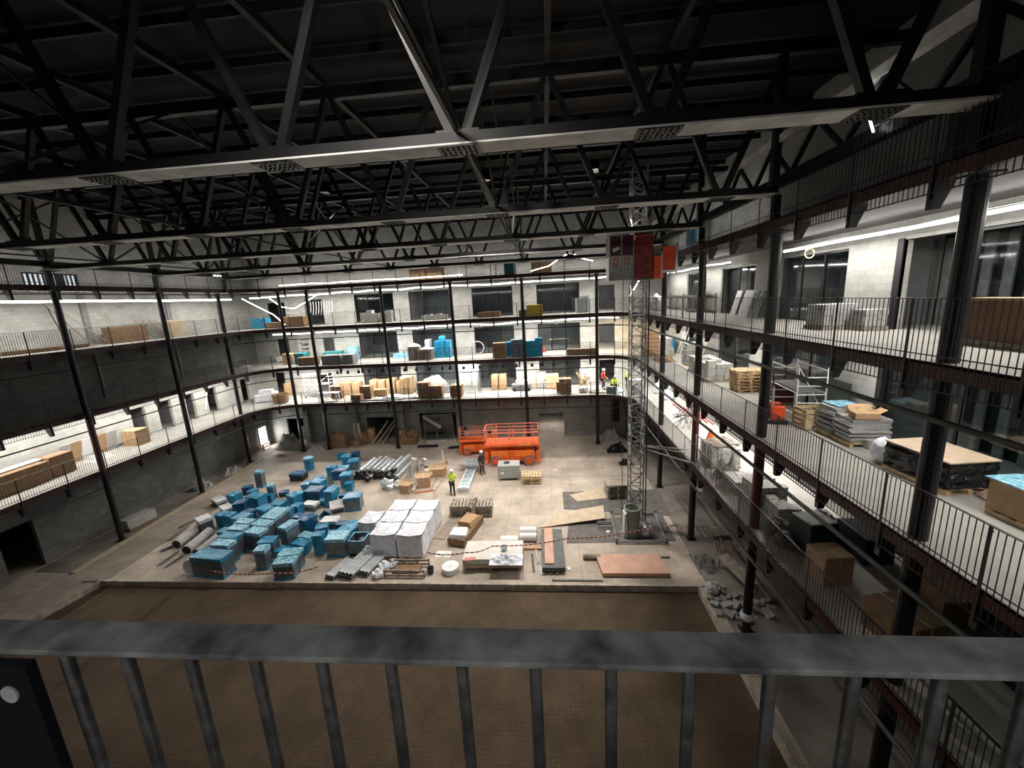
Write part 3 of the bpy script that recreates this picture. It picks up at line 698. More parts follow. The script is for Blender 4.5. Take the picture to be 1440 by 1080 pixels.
# ---- blue wrapped duct pieces
def duct_piece(px, py, w, d, h, rz, kind, z=0.0, tilt=0, item='blue-wrapped duct piece'):
    p = at(px, py, z); rn = random.Random(int(px*7+py))
    t = thing('wrapped_duct', 'x', 'duct', (p.x, p.y, z), R(rz))
    tx = R(tilt)
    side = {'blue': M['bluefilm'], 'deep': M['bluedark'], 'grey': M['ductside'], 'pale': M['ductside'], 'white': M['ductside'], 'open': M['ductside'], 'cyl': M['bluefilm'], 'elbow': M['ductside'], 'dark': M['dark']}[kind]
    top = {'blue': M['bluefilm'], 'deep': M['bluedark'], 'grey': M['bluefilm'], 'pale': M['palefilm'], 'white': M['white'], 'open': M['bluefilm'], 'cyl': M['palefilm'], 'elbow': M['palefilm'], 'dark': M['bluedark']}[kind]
    if kind == 'cyl':
        MB().lathe([(w/2, 0), (w/2, h*.98)], 18).build('duct_body', side, t, smooth=False)
        MB().lathe([(w/2+.02, h*.9), (w/2+.02, h), (w*.3, h+.05)], 18).build('end_film', top, t)
        return t
    if kind == 'elbow':
        mb = MB(); n = 8; ri, ro = .12, .12+h*.75; prof = []
        for s in (-w/2, w/2):
            prof.append([(s, -ro/2+r*math.cos(a), r*math.sin(a)) for r, a in [(ro, R(90*k/n)) for k in range(n+1)] + [(ri, R(90-90*k/n)) for k in range(n+1)]])
        vs = [[mb.bm.verts.new(v) for v in pr] for pr in prof]; N_ = len(vs[0])
        mb.bm.faces.new(vs[0]); mb.bm.faces.new(vs[1][::-1])
        for i in range(N_): mb.bm.faces.new((vs[0][i], vs[0][(i+1) % N_], vs[1][(i+1) % N_], vs[1][i]))
        mb.build('duct_body', side, t)
        MB().box(0, -ro/2, (ri+ro)/2, w+.04, .03, ro-ri+.04).box(0, -ro/2+(ri+ro)/2, .015, w+.04, ro-ri+.04, .03).build('end_film', top, t); return t
    body = MB()
    if kind == 'open':
        for sx in (-1, 1): body.box(sx*w/2, 0, h/2, .03, d, h)
        for sy in (-1, 1): body.box(0, sy*d/2, h/2, w, .03, h)
        body.box(0, 0, h*.35, w-.03, d-.03, .02)
    else: body.box(0, 0, h/2, w, d, h)
    if tilt: bmesh.ops.rotate(body.bm, verts=body.bm.verts, cent=(0, -d/2, 0), matrix=Matrix.Rotation(tx, 3, 'X'))
    body.build('duct_body', side, t, bevel=.015)
    f = MB()
    if kind == 'open':
        for sx in (-1, 1): f.box(sx*w/2, 0, h+.01, .07, d+.07, .04)
        for sy in (-1, 1): f.box(0, sy*d/2, h+.01, w+.07, .07, .04)
    else:
        # slightly sagging film over the end, with a turned down skirt
        f.grid(5, 5, lambda a, b: Vector(((a-.5)*(w+.05), (b-.5)*(d+.05), h+.05 - .035*math.sin(a*math.pi)*math.sin(b*math.pi) + rn.uniform(-.012, .012))))
        for sx in (-1, 1): f.box(sx*(w/2+.015), 0, h-.05, .012, d+.04, .13)
        for sy in (-1, 1): f.box(0, sy*(d/2+.015), h-.05, w+.04, .012, .13)
    if tilt: bmesh.ops.rotate(f.bm, verts=f.bm.verts, cent=(0, -d/2, 0), matrix=Matrix.Rotation(tx, 3, 'X'))
    f.build('end_film', top, t)
    if kind in ('grey', 'white', 'pale', 'open') and h > .6 and not tilt:
        MB().box(0, 0, .06, w+.03, d+.03, .1).build('base_film', M['bluefilm'], t)
    return t
BL = [
 # px, py(base), w, d, h, rot, kind, tilt
 (368,684,.48,.45,1.15,5,'pale',0),(383,702,.4,.4,.95,8,'pale',0),(362,713,.95,.7,.75,-12,'blue',0),(350,694,.55,.5,.5,20,'dark',0),(333,712,.6,.6,.85,-10,'blue',0),
 (309,709,.95,.55,.35,-30,'white',0),(322,722,.9,.5,.45,-32,'white',0),(344,720,.65,.6,.75,12,'deep',0),(296,746,.75,.6,.75,-32,'white',0),(311,753,.5,.5,.8,-8,'blue',0),
 (329,751,.85,.7,.75,-12,'blue',0),(350,748,.65,.6,.55,18,'open',0),(368,731,.9,.6,.55,-26,'blue',0),(390,720,.65,.6,.5,-12,'blue',0),(411,713,.75,.6,.75,-24,'blue',0),
 (363,772,.95,.55,1.0,-12,'pale',0),(376,759,.95,.55,1.0,-12,'pale',0),(388,748,.95,.55,1.0,-12,'pale',0),(399,737,.95,.55,.95,-12,'pale',0),
 (303,806,1.7,.7,1.0,-6,'grey',0),(321,789,1.0,.5,1.05,-6,'pale',0),(331,778,1.0,.5,1.05,-6,'grey',0),(340,767,.9,.45,1.05,-6,'pale',0),(349,757,.85,.45,1.05,-6,'pale',0),
 (374,797,.52,.5,1.0,5,'pale',0),(408,803,.95,.55,.8,8,'pale',0),(440,803,.9,.55,.8,8,'pale',0),(396,779,.75,.6,.85,6,'grey',0),(412,767,.5,.8,1.2,-14,'pale',0),
 (404,789,.9,.5,.45,-10,'blue',0),(421,779,.8,.5,.5,-12,'blue',0),(430,767,.8,.5,.5,-12,'pale',0),(438,755,.5,.8,1.0,-20,'deep',0),(452,777,.48,.45,1.05,4,'blue',0),
 (463,752,.85,.6,.55,4,'white',0),(446,757,.6,.5,.6,20,'blue',0),(461,733,.8,.5,.3,-30,'open',28),(472,789,.95,.75,.95,4,'pale',0),(484,770,.8,.5,.75,-14,'grey',0),
 (497,778,.8,.8,.8,0,'open',0),(500,754,.7,.7,.6,-10,'blue',0),(497,715,.95,.8,.85,12,'grey',0),(476,716,.7,.5,.5,30,'white',35),(494,687,.5,.4,.55,4,'blue',0),
 (466,713,.55,.5,1.05,-6,'blue',0),(444,703,1.0,.8,.75,0,'deep',0),(437,717,.85,.5,.4,-8,'white',0),(453,712,.4,.4,.3,10,'blue',0),(448,692,.8,.6,.8,-12,'blue',0),
 (436,690,.65,.6,.55,0,'blue',0),(466,698,.55,.5,.6,-25,'blue',0),(460,684,.6,.6,.95,0,'elbow',0),(450,680,.55,.5,.45,24,'blue',0),(421,674,1.0,.7,.5,0,'dark',0),
 (436,660,.72,.7,1.0,0,'cyl',0),(479,673,.9,.6,.65,3,'deep',0),(485,664,.85,.3,.5,3,'blue',12),(497,677,.7,.7,.9,10,'grey',0),(489,654,.6,.6,.75,6,'blue',0),
 (508,660,.75,.7,.65,15,'grey',0),(500,647,.6,.6,.6,0,'deep',0),(481,646,.5,.5,.45,0,'blue',0),(400,697,.5,.4,.3,15,'dark',0),(425,738,.6,.5,.55,-10,'deep',0),
 (318,739,.6,.5,.7,-14,'blue',0),(356,733,.6,.5,.6,-18,'deep',0),(392,728,.6,.4,.5,-10,'deep',0),(406,729,.55,.45,.65,-16,'blue',0),(421,722,.5,.5,.6,-12,'blue',0),(427,752,.55,.5,.5,-18,'blue',0),(478,752,.6,.4,.5,4,'deep',0),(484,708,.4,.35,.6,10,'deep',0),(430,704,.5,.45,.5,-14,'blue',0),(470,668,.6,.5,.7,0,'blue',0),(318,762,.6,.45,.8,-8,'blue',0),
 (380,706,.35,.3,.5,0,'blue',0),(470,761,.5,.4,.45,14,'blue',0),(357,701,.5,.45,.55,-6,'blue',0),(414,752,.55,.4,.6,8,'deep',0)]
recs = []
for (px, py, w_, d_, h_, rz, kind, tl) in BL:
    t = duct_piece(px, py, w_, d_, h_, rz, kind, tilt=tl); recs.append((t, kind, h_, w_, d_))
spread([(q[0], q[3]+.09, q[4]+.09) for q in recs], fixed=[(-8.3, 18.9, .68, 2.0, 0), (-9.75, 19.35, .56, .68, 0), (-12.4, 27.4, 2.1, 1.75, 0), (-8.2, 15.2, 9, .25, 0), (-10.3, 16.2, 1.6, .95, 0), (-18.9, 18.2, 1.5, .9, R(75))])
recs.sort(key=lambda q: q[0].location.y)
KD = {'pale': 'grey-sided duct with pale blue film on top', 'grey': 'filmed grey duct with blue film on top', 'blue': 'bright blue wrapped duct', 'deep': 'dark blue wrapped duct', 'white': 'blue duct with whitish top', 'open': 'open-topped duct with blue rim', 'cyl': 'round teal duct with pale lid', 'elbow': 'curved duct elbow with pale end', 'dark': 'black and blue duct'}
ROWN = ['front row', 'second row', 'third row', 'fourth row', 'fifth row', 'sixth row', 'seventh row', 'eighth row', 'back row']
per = 8
for r_ in range(0, len(recs), per):
    ch = sorted(recs[r_:r_+per], key=lambda q: q[0].location.x)
    for k, (t, kind, h_, w_, d_) in enumerate(ch):
        t['label'] = '%s%s, %s from left, %s' % ('tall ' if h_ > .9 else ('low ' if h_ < .5 else ''), KD[kind], ORD[k], ROWN[min(r_//per, 8)]); t['group'] = 'wrapped duct pieces on the hall floor'
# ---- generic boxes
def carton(x, y, z, w, d, h, rz, label, m='card', tape=True, flaps=False, name='cardboard_box', cat='box', group=None, onpal=False):
    t = thing(name, label, cat, (x, y, z), R(rz), group)
    b0 = 0
    if onpal:
        b0 = .14; pb = MB()
        for k in (-1, 0, 1): pb.box(k*(w*.42), 0, .045, .1, d, .09)
        for k in range(5): pb.box(0, (k-2)*d*.22, .115, w, d*.12, .022)
        pb.build('pallet_base', M['wood'], t)
    MB().box(0, 0, b0+h/2, w, d, h).build('body', M[m], t, bevel=.01)
    if tape: MB().box(0, 0, b0+h+.004, .06, d*.99, .006).box(0, -d/2-.004, b0+h*.85, .06, .006, h*.3).build('tape_strip', M['ply'], t)
    if flaps:
        f = MB()
        for s in (-1, 1):
            f.bar((s*w/2, 0, b0+h), (s*(w/2+.16), 0, b0+h+.12), d, .01, upv=(0, 1, 0)) if False else f.box(s*(w/2+.08), 0, b0+h+.05, .2, d*.96, .01, ry=-s*R(30))
        f.box(0, d/2+.07, b0+h+.05, w*.96, .18, .01, rx=R(35)); f.build('flap', M[m], t)
    return t
PALD = {}
def pallet(x, y, z, rz, label, w=1.2, d=.8, m='wood', group=None, rx=0, proto=[None]):
    k = (w, d, m)
    if k in PALD:
        t = dup(PALD[k], (x, y, z), R(rz), label, group)
        if not group and 'group' in t: del t['group']
    else:
        t = thing('pallet', label, 'pallet', (x, y, z), R(rz), group)
        a = MB()
        for i in range(7): a.box((i-3)*w*.155, 0, .133, w*.085, d, .02)
        for j in (-1, 0, 1): a.box(0, j*d*.44, .113, w, .09, .02)
        a.build('deck', M[m], t)
        b = MB()
        for i in (-1, 0, 1):
            for j in (-1, 0, 1): b.box(i*w*.43, j*d*.43, .062, .12, .09, .08)
            b.box(i*w*.43, 0, .011, .1, d, .022)
        b.build('foot_blocks', M[m], t)
        PALD[k] = t
    t.rotation_euler = (rx, 0, R(rz))
    return t
def pallet_stack(px, py, z, n, rz, what, m='wood', w=1.2, d=.8):
    p = at(px, py, z); rn = random.Random(int(px+py))
    for i in range(n):
        pallet(p.x+rn.uniform(-.03, .03), p.y+rn.uniform(-.03, .03), z+.145*i, rz+rn.uniform(-2, 2), '%s, %s from the bottom' % (what, ORD[i]) if n > 1 else what, w, d, m)
# ---- white wrapped pallets
WP = [(-8.28, 17.75), (-8.28, 18.95), (-8.28, 20.15), (-6.92, 17.7), (-6.92, 18.9), (-6.92, 20.1)]
WN = ['front left', 'middle left', 'back left', 'front right', 'middle right', 'back right']
def wrapped_pallet(x, y, label, w, d, h, grp='white wrapped pallets', rz=0):
    t = thing('wrapped_pallet', label, 'pallet load', (x, y, 0), R(rz), grp)
    def top(a, b):
        c = max(abs(a-.5), abs(b-.5))*2
        return Vector(((a-.5)*w, (b-.5)*d, h + .07*(1-abs(abs(a-.5)-abs(b-.5))*2) - .04*c))
    mb = MB().grid(10, 10, top)
    mb.bm.verts.ensure_lookup_table()
    mb.jitter(.012, int(x*10+y*7))
    mb.build('top_sheet', M['wrap'], t)
    rn = random.Random(int(x*31+y*17)); s = MB()
    per_ = [(-w/2, -d/2), (w/2, -d/2), (w/2, d/2), (-w/2, d/2)]
    for i in range(4):
        a, b = Vector(per_[i]), Vector(per_[(i+1) % 4]); nrm = Vector(((b-a).y, -(b-a).x)).normalized()
        def sd(u, v, a=a, b=b, nrm=nrm):
            q = a.lerp(b, u); off = .0 if u in (0, 1) else rn.uniform(-.02, .03); q = q + nrm*off
            return Vector((q.x, q.y, .12 + v*(h-.16)))
        s.grid(8, 6, sd)
    s.build('side_wrap', M['wrap'], t)
    pb = MB()
    for k in (-1, 0, 1): pb.box(k*w*.42, 0, .05, .1, d, .1)
    pb.box(0, 0, .11, w, d, .02).build('pallet_base', M['wood'], t)
for (x, y), n in zip(WP, WN): wrapped_pallet(x, y, 'white film-wrapped pallet load, %s of the block of six' % n, 1.26, 1.14, 1.28)
wrapped_pallet(-9.75, 19.35, 'lone white wrapped pallet load beside the blue ducts', 1.0, 1.2, 1.0, rz=-4)
# ---- spiral duct tubes
TB = []
rn = random.Random(5)
for k in range(9):
    x = -14.15 + .4*k; TB.append((x, 26.0+rn.uniform(-.25, .25), .17, .16+rn.uniform(-.02, .03)))
for k in range(7): TB.append((-13.8 + .42*k, 26.25+rn.uniform(-.2, .2), .50, .14+rn.uniform(-.02, .03)))
for i, (x, y, z, r_) in enumerate(TB):
    t = thing('spiral_duct', 'silver round duct tube in the pile, %s from left, %s layer' % (ORD[i % 9 if i < 9 else i-9], 'bottom' if i < 9 else 'upper'), 'duct', (x, y, z), R(rn.uniform(-1, 1)), 'silver duct tubes in the pile')
    L = rn.uniform(2.4, 3.1)
    MB().tube((0, 0, 0), (.15, L, 0), r_, 14).build('tube', M['galv'], t, smooth=False)
    MB().tube((0, -.05, 0), (.02, .3, 0), r_+.015, 14).build('end_cap', M['tarp'], t)
# ---- grey tubes left of the ducts
for i, (a, b, r_) in enumerate((((248, 766), (280, 742), .24), ((262, 774), (291, 750), .24), ((276, 778), (306, 755), .2), ((272, 795), (303, 769), .2))):
    p, q = at(*a, .24), at(*b, .24); q = p + (q-p).normalized()*1.8
    t = thing('large_tube', 'pale grey large tube lying left of the blue ducts, %s from the left' % ORD[i], 'tube', (p.x, p.y, .25), 0, 'pale grey tubes')
    d = q-p; d.z = 0
    hb = MB(); n = 16; di = d.normalized(); sx = Vector((di.y, -di.x, 0))
    rings = [[hb.bm.verts.new(pt + sx*rr*math.cos(2*math.pi*k/n) + Vector((0, 0, rr*math.sin(2*math.pi*k/n)))) for k in range(n)] for pt, rr in ((Vector((0, 0, 0)), r_*.9), (Vector((0, 0, 0)), r_), (d, r_), (d, r_*.9))]
    for u, v in zip(rings, rings[1:]):
        for k in range(n): hb.bm.faces.new((u[k], u[(k+1) % n], v[(k+1) % n], v[k]))
    hb.bm.faces.new(rings[-1]); hb.build('tube', M['lgrey'], t)
    MB().tube(di*.02, di*.05, r_*.88, 16).build('dark_mouth', M['dark'], t)
for i, (a, b) in enumerate((((222, 795), (250, 775)), ((232, 797), (256, 781)), ((224, 776), (246, 766)), ((236, 760), (262, 741)), ((252, 742), (282, 727)))):
    p, q = at(*a, .05), at(*b, .05)
    t = thing('steel_channel', 'thin metal channel on the floor left of the grey tubes, %s from the front' % ORD[i], 'channel', (p.x, p.y, 0), 0, 'metal channels on the left floor')
    d = q-p; MB().bar((0, 0, .05), (d.x, d.y, .05), .16, .03).build('web', M['galv'] if i < 2 else M['grey'], t)
    MB().bar((.08, 0, .09), (d.x+.08, d.y, .09), .02, .1).build('lip', M['grey'], t)
p = at(273, 806, 0)
t = thing('round_cover', 'white rounded cover standing at the corner of the blue ducts', 'cover', (p.x, p.y, 0), R(10))
MB().tube((0, -.06, .38), (0, .06, .38), .4, 24).build('disc', M['white'], t); MB().box(0, 0, .02, .5, .3, .04).build('foot', M['white'], t)
# ---- loose pipes bundles near the pit
def pipe_bundle(cx, cy, n, L, r_, rz, what):
    t0 = None
    for i in range(n):
        lay = 0 if i < (n+1)//2 else 1; k = i if lay == 0 else i-(n+1)//2+.5
        o = thing('steel_pipe', '%s, %s one' % (what, ORD[i]), 'pipe', (cx + math.cos(R(rz))*k*2.05*r_, cy + math.sin(R(rz))*k*2.05*r_, r_*(1+1.75*lay)), R(rz), what)
        MB().tube((0, 0, 0), (0, L, 0), r_, 12, caps=False).build('pipe_wall', M['galv'], o)
        MB().tube((0, .03, 0), (0, .05, 0), r_*.92, 12).build('dark_mouth', M['dark'], o)
a = at(461, 812, 0); pipe_bundle(a.x, a.y-.15, 6, 1.3, .075, -14, 'thin silver pipes in the left bundle by the pit')
a = at(478, 811, 0); pipe_bundle(a.x, a.y-.1, 8, 1.6, .1, -14, 'silver pipes in the middle bundle by the pit')
a = at(506, 809, 0); pipe_bundle(a.x, a.y-.05, 6, 1.3, .085, -14, 'silver pipes in the right bundle by the pit')
# ---- crumpled bags / rubble heaps
def heap(px, py, z, w, d, h, name, label, cat, m, seed=1, kind=None, n=12, rough=.35):
    p = at(px, py, z); rn = random.Random(seed)
    ph = [rn.uniform(0, 6.28) for _ in range(8)]
    def f(a, b):
        u, v = (a-.5)*2, (b-.5)*2; r_ = min(1, math.sqrt(u*u+v*v)); hh = (1-r_*r_)**.8 if r_ < 1 else 0
        s = 1+rough*(math.sin(u*7+ph[0])*math.cos(v*6+ph[1])+.6*math.sin(u*15+ph[2]+v*9)+rn.uniform(-.5, .5)*.8)
        return Vector((u*w/2, v*d/2, max(0, h*hh*s)+.004))
    o = MB().grid(n, n, f).build(name, M[m] if isinstance(m, str) else m)
    o.location = (p.x, p.y, z); return tag(o, label, cat, kind=kind)
def bag(px, py, z, r_, label, m='wrap', sz=.8, seed=1, name='plastic_bag'):
    p = at(px, py, z); mb = MB().ball(0, 0, r_*sz*.85, r_, 1, 1, sz, sub=3); rn = random.Random(seed)
    for v in mb.bm.verts:
        v.co *= 1+rn.uniform(-.10, .10)+.08*math.sin(v.co.x*22+seed)*math.cos(v.co.y*19+v.co.z*13)
        v.co.z = max(v.co.z, .004)
    t = thing(name, label, 'bag', (p.x, p.y, z)); mb.build('sack', M[m], t)
    MB().tube((0, 0, r_*sz*1.65), (0.02, 0, r_*sz*1.65+.1), .05, 7, r2=.09).build('knot', M[m], t); return t
bag(514, 768, 0, .3, 'crumpled clear plastic bag left of the white pallets', 'glassbox', 1.1, 1)
bag(519, 783, 0, .3, 'crumpled clear plastic bag below the first one', 'glassbox', 1.0, 2)
bag(541, 801, 0, .27, 'grey plastic bag in front of the white pallets, left one', 'wrap', .8, 3)
bag(532, 811, 0, .26, 'grey plastic bag beside the right pipe bundle', 'wrap', .7, 4)
bag(553, 796, 0, .22, 'grey plastic bag in front of the white pallets, right one', 'wrap', .7, 5)
bag(542, 686, 0, .3, 'clear bag in front of the silver duct tubes', 'glassbox', 1.2, 6)
bag(898, 754, 0, .3, 'whitish sack at the foot of the hoist mast', 'wrap', 1.4, 7).location = (4.75, 19.1, 0)
heap(585, 667, 0, 1.4, 2.2, .55, 'scrap_heap', 'heap of mixed brown and white packaging scraps by the duct tubes', 'scrap', 'rubble', 3, n=16, rough=.6)
rn = random.Random(11); sc_ = []
for i in range(26):
    px, py = rn.uniform(560, 628), rn.uniform(648, 690)
    if py > 675: px = rn.uniform(560, 588)
    p = at(px, py, 0); s = rn.uniform(.12, .34)
    mm = M[rn.choice(['white', 'card', 'lgrey', 'wrap', 'cardd', 'card', 'glassbox'])]
    o = MB().box(0, 0, s*.5, s, s*1.4, s*.8, rz=rn.uniform(0, 3), rx=rn.uniform(-.5, .5)).jitter(.04, i).build('packaging_scrap', mm)
    sc_.append((o, s*1.25, s*1.6)); o.location = (p.x, p.y, rn.uniform(0, .03)); tag(o, 'scrap of packaging in the rubbish pile between duct tubes and cardboard boxes', 'scrap', 'packaging scraps in the pile')
carton(*at(597, 683, 0), .85, .8, .75, 12, 'open brown cardboard box full of scraps, nearer one by the worker', flaps=True)
carton(*at(617, 668, 0), 1.0, .8, .6, 3, 'open brown cardboard box behind the nearer scrap box', flaps=True)
carton(*at(572, 692, 0), .7, .6, .6, -10, 'small open cardboard box at the front of the scrap pile', flaps=True)
p = at(625, 655, 0); o = thing('white_tube', 'pale tube standing upright behind the scrap boxes', 'tube', (p.x, p.y, 0)); MB().tube((0, 0, 0), (-.08, 0, 1.25), .05, 10).build('pipe_wall', M['white'], o); MB().box(0, 0, .02, .3, .3, .04).build('foot', M['dark'], o)
hp_ = at(585, 667); spread(sc_, fixed=[(hp_.x, hp_.y, .72, 1.12, 0), (-8.4, 24.6, .6, .6, 0), (-7.9, 26.3, .7, .6, 0), (-10.0, 24.0, .6, .5, 0), (-12.2, 27.4, 2.2, 1.8, 0)], it=80)
# frame of thin red and brown bars on the floor
t = thing('floor_frame', 'thin orange and brown bars laid as a frame on the floor', 'frame', (0, 0, 0))
q = [at(583, 694), at(611, 690), at(612, 712)]
MB().bar(q[0]+Vector((0, 0, .04)), q[1]+Vector((0, 0, .04)), .08).build('orange_bar', mat('faded_orange', (.6, .2, .1), .7), t)
MB().bar(q[1]+Vector((0, 0, .04)), q[2]+Vector((0, 0, .04)), .06).build('brown_bar', M['woodd'], t)
for i, (a, b) in enumerate((((606, 689), (614, 672)), ((612, 690), (622, 674)))):
    p, q = at(*a, .03), at(*b, .03); o = MB().bar((0, 0, .03), q-p+Vector((0, 0, .03)), .08, .05).build('timber_length', M['woodd']); o.location = (p.x, p.y, .0)
    tag(o, 'brown timber length left of the worker in yellow, %s one' % ('left', 'right')[i], 'timber')
# ---- galvanised trunking
p, q = at(651, 693), at(663, 664)
t = thing('metal_trunking', 'long shiny galvanised trunking on the floor beside the worker in yellow', 'trunking', (p.x, p.y, 0), math.atan2((q-p).y, (q-p).x)-R(90)); L = (q-p).length
MB().box(0, L/2, .15, .75, L, .3).build('body', M['galv'], t, bevel=.01)
mb = MB()
for k in range(6): mb.box(0, L*(k+.5)/6, .315, .5, L/6-.15, .02)
mb.build('lid_panels', mat('lid_blue_grey', (.40, .50, .55), .25, .7), t)
t = thing('metal_hopper', 'flared open metal hopper behind the shiny trunking', 'duct', (*at(663, 660).xy, 0), R(-6))
mb = MB(); lo_, hi_ = [(-.35, -.4), (.35, -.4), (.35, .4), (-.35, .4)], [(-.75, -.5), (.75, -.5), (.75, .6), (-.75, .6)]
va = [mb.bm.verts.new((x, y, .02)) for x, y in lo_]; vb = [mb.bm.verts.new((x, y, .6)) for x, y in hi_]; vc = [mb.bm.verts.new((x*.94, y*.94, .6)) for x, y in hi_]; vd = [mb.bm.verts.new((x*.9, y*.9, .08)) for x, y in lo_]
for i in range(4):
    j = (i+1) % 4; mb.bm.faces.new((va[i], va[j], vb[j], vb[i])); mb.bm.faces.new((vb[i], vb[j], vc[j], vc[i])); mb.bm.faces.new((vc[i], vc[j], vd[j], vd[i]))
mb.bm.faces.new(vd[::-1]); mb.bm.faces.new(va)
mb.build('hopper', M['galv'], t); MB().box(0, -.5, .5, 1.4, .04, .1).build('front_flange', M['lgrey'], t)
# ---- ventilation unit
t = thing('ventilation_unit', 'grey metal fan unit with ribbed top standing before the orange lift', 'machine', (*at(716, 676).xy, 0), R(2))
MB().box(0, .5, .62, 1.5, 1.0, .9).build('casing', mat('unit_grey', (.36, .38, .37), .5, .2, .1, 4), t, bevel=.02)
mb = MB()
for k in range(14): mb.box(-.68+.105*k, .5, 1.085, .05, .95, .03)
mb.build('top_ribs', M['lgrey'], t)
MB().lathe([(.22, 1.09), (.22, 1.13), (.12, 1.14)], 16, 0-.15, .55).build('fan_opening', M['dark'], t)
MB().box(-.45, -.01, .55, .25, .02, .14).build('name_plate', M['white'], t)
mb = MB().box(-.65, .5, .07, .12, 1, .14).box(.65, .5, .07, .12, 1, .14).box(0, .5, .15, 1.5, .9, .04); mb.build('skid', M['woodd'], t)
pallet_stack(748, 677, 0, 4, 2, 'pale wooden pallet right of the fan unit', d=1.0, w=1.25)
# ---- scissor lifts
def scissor(x, y, rz, label, s=1.0):
    t = thing('scissor_lift', label, 'scissor lift', (x, y, 0), R(rz), 'orange scissor lifts')
    O = M['orange']
    b = MB().box(0, 0, .82, 3.3, 1.5, .75).box(0, 0, .5, 1.9, 1.4, .4); b.build('chassis', O, t, bevel=.06)
    MB().box(-.95, -.77, .95, 1.2, .04, .5).box(.85, -.77, .95, 1.3, .04, .5).build('side_panel', mat('lift_orange_panel', (.86, .19, .03), .35, 0, .1, 3), t, bevel=.01)
    for sx in (-1.25, 1.25):
        for sy in (-.72, .72):
            w = MB().tube((sx, sy-.15, .42), (sx, sy+.15, .42), .42, 22).build('wheel', M['tyre'], t)
            k = -1 if sy < 0 else 1
            MB().tube((sx, sy+k*.14, .42), (sx, sy+k*.19, .42), .2, 14).tube((sx, sy+k*.17, .42), (sx, sy+k*.21, .42), .08, 8).build('hub', M['orangered'], w)
    for sx in (-1.92, 1.92):
        MB().box(sx, -.62, .65, .3, .26, .95).build('outrigger', O, t, bevel=.03); MB().box(sx, .62, .65, .3, .26, .95).build('outrigger', O, t, bevel=.03)
    sc = MB()
    for sy in (-.45, .45):
        for z in (1.24, 1.36):
            sc.bar((-1.5, sy, z), (1.5, sy, z+.1), .06, .1); sc.bar((1.5, sy, z), (-1.5, sy, z+.1), .06, .1)
    sc.build('scissor_arms', O, t)
    MB().box(0, 0, 1.62, 4.0, 1.6, .16).box(0, -.82, 1.62, 4.05, .05, .2).build('platform', O, t, bevel=.02)
    g = MB(); pk = mat('lift_rail', (.75, .22, .14), .45, 0, .15, 5)
    for sy in (-.78, .78):
        for z in (2.1, 2.55, 2.8): g.tube((-2.0, sy, z), (2.0, sy, z), .03, 8)
        for x_ in (-2.0, -1.2, -.2, .1, .9, 1.55, 2.0): g.tube((x_, sy, 1.68), (x_, sy, 2.8), .028, 8)
    for sx in (-2.0, 2.0):
        for z in (2.1, 2.8): g.tube((sx, -.78, z), (sx, .78, z), .03, 8)
    g.build('guard_rail', pk, t)
    MB().box(-1.6, -.6, 2.72, .3, .25, .3).build('control_box', M['dark'], t)
    MB().box(1.0, -.855, 1.63, .9, .012, .08).box(.0, -.84, 2.1, .35, .02, .08).build('yellow_marking', M['yellow'], t)
    MB().box(1.75, -.5, 1.3, .25, .3, .55).build('cable_box', M['dark'], t)
    return t
scissor(-2.8, 28.95, 1.5, 'large orange scissor lift with folded platform in the middle of the hall')
t2 = scissor(-5.75, 31.0, 4, 'smaller orange scissor lift partly behind the big one, to its left'); t2.scale = (.74, .74, .74)
MB().box(-1.3, -.2, 2.95, .4, .3, .3).build('toolbox', M['dark'], t2)
# ---- crates with white panels
p = at(693, 803)
t = thing('panel_crate', 'long low stack of white panels with timber battens near the pit', 'panel stack', (p.x, p.y, 0), R(1))
MB().box(0, .75, .22, 2.75, 1.45, .2).build('lower_panel', M['ply'], t); MB().box(0, .75, .47, 2.75, 1.45, .24).build('upper_panel', mat('panel_white', (.60, .57, .53), .6, 0, .08, 3), t)
for x in (-1.3, -.1, 1.22): MB().box(x, .75, .06, .12, 1.5, .12).box(x, .0, .33, .1, .04, .5).build('batten', M['ply'], t)
heap(712, 787, .59, 1.5, .8, .11, 'plastic_scraps', 'clear plastic scraps and offcuts lying on the white panel stack', 'scrap', 'wrap', 8, n=20, rough=.9)
bag(709, 773, .6, .16, 'small clear bag on the back edge of the white panel stack', 'glassbox', .9, 13)
o = MB().box(0, 0, 0, .5, .22, .008, rz=.15).build('red_leaflet', mat('faded_red', (.55, .2, .16), .6)); p = at(658, 786, .595); o.location = (p.x+.1, p.y, .6); tag(o, 'faded red sheet lying on the left end of the white panels', 'sheet')
def roll(px, py, z, L, r_, rz, label, m='white', name='white_roll'):
    p = at(px, py, z); t = thing(name, label, 'roll', (p.x, p.y, z+r_), R(rz))
    MB().tube((-L/2, 0, 0), (L/2, 0, 0), r_, 18).build('roll_body', M[m], t)
    for s in (-1, 1): MB().tube((s*L/2, 0, 0), (s*(L/2+.02), 0, 0), r_*.4, 10).build('core', M['cardd'], t)
roll(717, 767, 0, .85, .25, 0, 'thick white roll behind the panel stack, left one'); roll(743, 760, 0, .85, .2, 0, 'white roll behind the panel stack, right front one'); roll(743, 751, .0, .85, .2, 0, 'white roll behind the panel stack, right back one')
roll(699, 771, 0, .8, .1, 60, 'slim white roll leaning left of the thick roll')
o = MB().bar((0, 0, .04), (2.3, .05, .04), .14, .06).build('brown_channel', mat('brown_channel', (.28, .13, .1), .7)); p = at(718, 771); o.location = (p.x, p.y-.1, 0); tag(o, 'reddish brown channel lying before the white rolls', 'channel')
o = MB().bar((0, 0, .05), (.9, 0, .05), .25, .1).build('cardboard_sleeve', M['card']); p = at(737, 764); o.location = (p.x, p.y-.45, 0); tag(o, 'flat cardboard sleeve before the right white rolls', 'cardboard')
